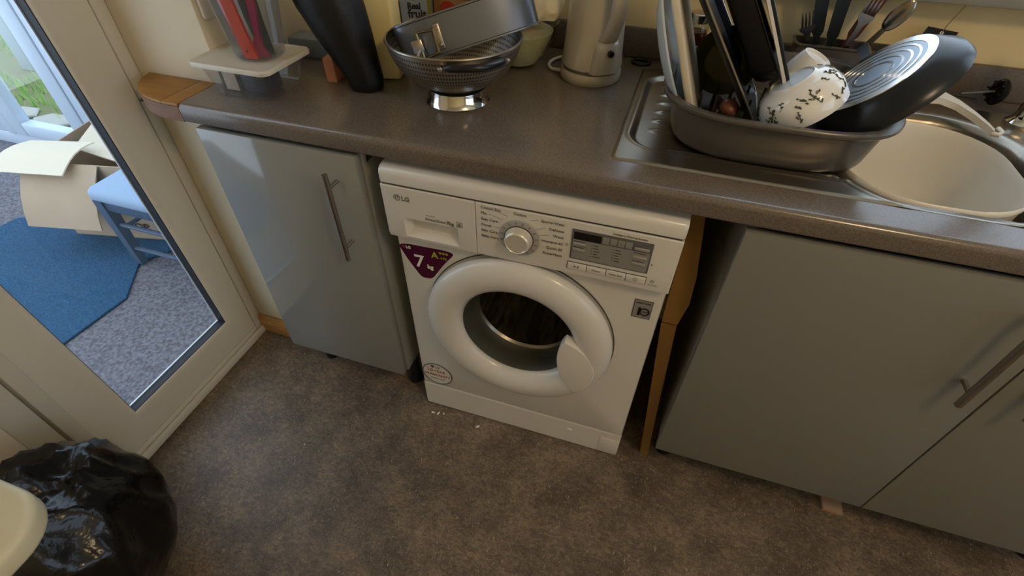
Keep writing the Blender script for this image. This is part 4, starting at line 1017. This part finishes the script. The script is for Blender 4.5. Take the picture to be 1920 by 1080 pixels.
# springform ring inside the colander
mid = V((.112, .199, 1.056)); d1_ = V((.250, .126, .075)).normalized(); vv = (mid-CAM).normalized(); n_ = d1_.cross(vv).normalized()
if n_.z < 0: n_ = -n_
d2_ = n_.cross(d1_).normalized()
if d2_.dot(vv) < 0: d2_ = -d2_
spc = mid+d2_*.052
fs = Matrix.Identity(4)
for i in range(3): fs[i][0], fs[i][1], fs[i][2], fs[i][3] = d1_[i], d2_[i], n_[i], spc[i]
sf = thing('springform_ring', 'dark grey springform cake tin ring with its latch resting in the colander', 'cake tin', spc)
bm = bmesh.new()
ov = superell(0, 0, .143, .052, 2.3, 80)
def ovl(s, z): return [(x*(1+s/.143), y*(1+s/.052), z) for x, y in ov]
loft(bm, [ovl(.0, -.036), ovl(.004, -.0375), ovl(.004, -.0345), ovl(.0012, -.033), ovl(.0012, .033), ovl(.004, .0345), ovl(.004, .0375), ovl(0, .036), ovl(0, -.036)], mtx=fs); band = obj('band', bm, 'tin', sf)
# latch on the front of the band (towards the viewer = -d2)
def on_band(u):   # point on the band front at local x=u
    k = min((p for p in ov if p[1] < 0), key=lambda p: abs(p[0]-u)); return k[1]
def LB(x0, x1, z0, z1, y0, y1, bev=.0015):
    t = bmesh.new(); box(t, (x0*1.0+LX, y0, z0), (x1+LX, y1, z1), bev=bev); t.transform(fs); return t
yb = on_band(-.055); LX = -.027
lt = obj('latch_plate', LB(-.036, -.024, -.026, .020, yb-.006, yb-.0005), 'steel', sf)
for z_ in (-.018, .012):
    bm = bmesh.new(); lathe(bm, [(0, .003), (.003, .0022), (.004, 0), (0, 0)], 12, fs @ T(-.030+LX, yb-.006, z_) @ Rm(PI/2, 'X')); obj('rivet', bm, 'steel', lt)
bm = bmesh.new(); yq = yb-.006
tube(bm, [fs @ V((p[0]+LX, p[1], p[2])) for p in ((-.038, yq, -.030), (-.038, yq, .012), (-.070, yq-.002, .014), (-.070, yq-.002, -.032))], .0040, 8, closed=True); obj('latch_loop', bm, 'brass', sf)
obj('latch_lever', LB(-.086, -.064, -.020, .004, yb-.012, yb+.004, .003), 'steel', sf)
bm = bmesh.new(); tube(bm, [fs @ V((-.072+LX, yb-.014, -.016)), fs @ V((-.086+LX, yb-.026, -.030))], .0035, 8); obj('latch_tip', bm, 'chrome', sf)
# glass bowl with white bag behind
gx, gy = .145, .445
gb = thing('glass_bowl', 'clear glass mixing bowl standing behind the colander', 'bowl', (gx, gy, WZ))
bm = bmesh.new(); lathe(bm, [(0, .001), (.040, .001), (.046, .004), (.066, .030), (.082, .065), (.088, .090), (.093, .094), (.093, .099), (.088, .099), (.085, .090), (.079, .066), (.063, .032), (.044, .007), (0, .005)], 64, T(gx, gy, WZ)); obj('bowl_glass', bm, 'bowlglass', gb)
bm = bmesh.new(); lathe(bm, [(0, .0075), (.043, .0075), (.061, .033), (.077, .067), (.080, .078), (0, .082)], 48, T(gx, gy, WZ)); obj('flour', bm, 'whitebag', gb)
bm = bmesh.new(); bmesh.ops.create_icosphere(bm, subdivisions=4, radius=1); rnd = random.Random(2)
from mathutils import noise as mn
for v in bm.verts:
    k = 1+.16*mn.noise(v.co*2.2)+.05*mn.noise(v.co*6); v.co = V((v.co.x*.082*k, v.co.y*.070*k, max(v.co.z, -.35)*.075*k))
bm.transform(T(.160, .452, WZ+.1365)); tag(obj('white_bag', bm, 'whitebag'), 'crumpled white plastic bag lying on top of the glass bowl', 'bag')

# cartons behind
cp_ = thing('cream_carton', 'plain pale yellow carton between the black wrapped bottle and the colander', 'carton', (-.15, .27, WZ))
bm = bmesh.new(); box(bm, (-.046, -.035, 0), (.046, .035, .215), bev=.008, seg=3, mtx=T(-.130, .272, WZ+.0005) @ Rm(math.radians(14), 'Z')); obj('carton_body', bm, 'creampack', cp_)
bm = bmesh.new(); lathe(bm, [(0, .018), (.015, .018), (.016, .016), (.016, 0), (0, 0)], 24, T(-.130, .272, WZ+.216)); obj('carton_cap', bm, 'white_plastic', cp_)
jc = thing('juice_carton', 'blue grey juice carton with black print behind the cream carton', 'carton', (-.105, .47, WZ))
jm = T(-.128, .470, WZ+.0005) @ Rm(math.radians(14), 'Z')
bm = bmesh.new(); box(bm, (-.038, -.030, 0), (.038, .030, .20), bev=.003, mtx=jm); obj('carton_body', bm, 'juicegrey', jc)
bm = bmesh.new(); box(bm, (.030, -.0312, .001), (.0385, -.0300, .199), mtx=jm); obj('carton_stripe', bm, 'olivepack', jc)
for s, z_, sz in (('Real', .098, .019), ('fruit', .078, .027)):
    lettering(s, sz, 0, 0, jc, 'print_dark', pre=root_matrix(jc).inverted() @ jm @ T(-.020, -.0306, z_) @ Rm(PI/2, 'X'), bold=.0008)
bm = bmesh.new(); prism(bm, [(-.006, .116), (.020, .120), (.016, .138), (.004, .131), (-.004, .140)], 0, .0006, mtx=jm @ T(0, -.0300, 0) @ Rm(PI/2, 'X')); obj('carton_emblem', bm, 'print_dark', jc)
fc_ = thing('food_packet', 'brown and yellow food packet with a red oval behind the cake tin', 'packet', (-.03, .48, WZ))
fm = T(-.040, .492, WZ+.0005) @ Rm(math.radians(8), 'Z')
bm = bmesh.new(); box(bm, (-.047, -.02, 0), (.050, .02, .118), bev=.003, mtx=fm); obj('packet_body', bm, 'brownpack', fc_)
bm = bmesh.new(); box(bm, (-.047, -.02, .1185), (.050, .02, .19), bev=.003, mtx=fm); obj('packet_top', bm, 'yellowpack', fc_)
bm = bmesh.new(); prism(bm, superell(-.012, .100, .019, .014, 2, 28), 0, .0008, mtx=fm @ T(0, -.0201, 0) @ Rm(PI/2, 'X')); obj('packet_spot', bm, 'redpack', fc_)
bm = bmesh.new(); box(bm, (-.012, -.03, 0), (.012, .03, .052), bev=.002, mtx=T(-.222, .216, WZ+.0005) @ Rm(math.radians(8), 'Z'))
tag(obj('pink_card_packet', bm, 'pinkpack'), 'pink card packet half hidden behind the black wrapped bottle', 'packet')
bm = bmesh.new(); box(bm, (-.055, -.03, 0), (.055, .03, .045), bev=.004, mtx=T(-.352, .33, WZ+.0005) @ Rm(math.radians(4), 'Z'))
tag(obj('grey_packet', bm, 'bluegreypack'), 'low blue grey packet behind the white lidded tub', 'packet')

# black polythene wrapped bottle
bw = bmesh.new()
loops = []; rnd = random.Random(9)
for z, r_, dx in ((0, .030, 0), (.004, .0345, 0), (.02, .036, 0), (.06, .045, -.014), (.11, .055, -.032), (.16, .063, -.050), (.20, .066, -.062), (.235, .055, -.068), (.26, .03, -.070), (.275, .022, -.071), (.30, .03, -.072)):
    lp_ = []
    for k in range(40):
        a = 2*PI*k/40; q = 1+.05*mn.noise(V((math.cos(a)*2, math.sin(a)*2, z*18)))+.03*mn.noise(V((math.cos(a)*5, math.sin(a)*5, z*30)))
        lp_.append((-.128+dx+r_*q*math.cos(a)*1.12, .185+r_*q*math.sin(a)*.9, WZ+.001+z))
    loops.append(lp_)
loft(bw, loops, True, True)
tag(obj('wrapped_bottle', bw, 'blackmat', smooth=60), 'bottle wrapped in matt black polythene standing left of the colander', 'bottle')

# white lidded tub and the jug of utensils on it
tb = thing('lidded_tub', 'clear plastic food tub with a white lid at the end of the worktop', 'tub', (-.35, .11, WZ))
def tr(hx, hy, z, r_=.018, c=(-.350, .110)): return [(x, y, z) for x, y in rrect(c[0], c[1], hx, hy, r_, 5)]
bm = bmesh.new(); loft(bm, [tr(.070, .058, WZ+.001), tr(.072, .060, WZ+.002), tr(.084, .070, WZ+.060), tr(.0825, .0685, WZ+.060), tr(.070, .058, WZ+.0035), tr(.068, .056, WZ+.003)], True, True); obj('tub_body', bm, 'tubclear', tb)
bm = bmesh.new(); loft(bm, [tr(.0935, .077, WZ+.0605), tr(.0970, .0805, WZ+.062), tr(.0975, .0810, WZ+.069), tr(.0960, .0795, WZ+.0715), tr(.089, .073, WZ+.0722), tr(.086, .070, WZ+.0702), tr(.083, .067, WZ+.0698)], True, True); obj('tub_lid', bm, 'lidwhite', tb)
bm = bmesh.new(); box(bm, (-.405, .070, WZ+.005), (-.372, .072, WZ+.055), bev=.0005); obj('label_card', bm, 'label', tb)
bm = bmesh.new(); box(bm, (-.365, .075, WZ+.0045), (-.300, .125, WZ+.045), bev=.004); obj('contents', bm, 'navy', tb)
jx, jy, jz = -.328, .118, WZ+.0703
jg = thing('utensil_jug', 'clear plastic jug of bright kitchen utensils standing on the tub lid', 'jug', (jx, jy, jz))
bm = bmesh.new(); lathe(bm, [(0, .001), (.046, .001), (.0505, .005), (.053, .02), (.062, .09), (.070, .16), (.0685, .16), (.0605, .09), (.0515, .02), (.049, .006), (0, .004)], 56, T(jx, jy, jz)); obj('jug_body', bm, 'jugclear', jg)
def ut(name, label, pts, mat, parts=None):
    t_ = thing(name, label, 'utensil', (jx, jy, jz+.005), group='utensils in the clear jug'); bm = bmesh.new()
    ribbon(bm, [(V((jx, jy, jz))+V(c_), V(h_), V((.15, -1, 0))) for c_, h_ in pts], None, .007); obj('handle', bm, mat, t_); return t_
o_ = ut('orange_spatula', 'bright orange utensil handle standing in the clear jug', [((.012, -.040, .007), (.0135, .002, 0)), ((.004, -.042, .06), (.0135, .002, 0)), ((-.006, -.046, .14), (.015, .002, 0)), ((-.010, -.046, .20), (.015, .002, 0))], 'orange')
bm = bmesh.new(); lathe(bm, [(0, .0005), (.0025, .0005), (.0025, 0), (0, 0)], 14, T(jx+.009, jy-.0455, jz+.022) @ Rm(PI/2, 'X')); obj('hang_hole', bm, 'print_dark', o_)
ut('pink_scoop', 'pink plastic utensil at the bottom of the clear jug', [((.034, -.024, .007), (.009, .002, 0)), ((.027, -.030, .03), (.010, .002, 0)), ((.030, -.026, .05), (.004, .002, 0)), ((.036, -.024, .10), (.007, .002, 0)), ((.040, -.022, .18), (.009, .002, 0))], 'pink')
ut('green_spoon', 'dark green utensil in the middle of the clear jug', [((.026, -.008, .007), (.014, .002, 0)), ((.022, -.014, .08), (.018, .002, 0)), ((.020, -.02, .19), (.022, .002, 0))], 'greenplastic')
ut('blue_whisk', 'dull blue utensil against the side of the clear jug', [((-.022, -.012, .012), (.008, .002, 0)), ((-.034, -.014, .08), (.012, .002, 0)), ((-.046, -.016, .18), (.014, .002, 0))], 'blueplastic')

# ------------------------------------------------------------------ near corner: bin bag and cream tabletop
bm = bmesh.new(); bmesh.ops.create_icosphere(bm, subdivisions=5, radius=1)
for v in bm.verts:
    p = v.co.copy(); k = 1.05+.10*mn.noise(p*1.4+V((3, 1, 2)))-.20*abs(mn.noise(V((p.x*2.0+1, p.y*2.0+5, p.z*1.1))))-.08*abs(mn.noise(V((p.x*4, p.y*4, p.z*1.4+2))))
    rz = max(p.z, -.86)
    top = max(0, p.z-.55)
    v.co = V((p.x*.175*k*(1-.35*top), p.y*.200*k*(1-.35*top), (rz+.86)*.245*k+.002))
    if p.z > .82: v.co.z += .035*(p.z-.82)/.18
    v.co.z = max(v.co.z, .002)
bm.transform(T(-.490, -.705, 0))
tag(obj('rubbish_bag', bm, 'blackbag', smooth=60), 'crumpled shiny black rubbish bag on the floor beside the glazed door', 'bag')
ta = thing('cream_table', 'cream table with a rounded corner beside the black rubbish bag', 'table', (-.5, -1.02, 0))
bm = bmesh.new(); prism(bm, rrect(-.445, -.995, .222, .315, .075, 10), .555, .600, bev=.012, seg=4); obj('tabletop', bm, 'bin', ta)
bm = bmesh.new(); lathe(bm, [(0, 0), (.13, 0), (.13, .012), (.03, .03), (.025, .555), (0, .555)], 32, T(-.45, -1.10, .0005)); obj('pedestal', bm, 'bin', ta)
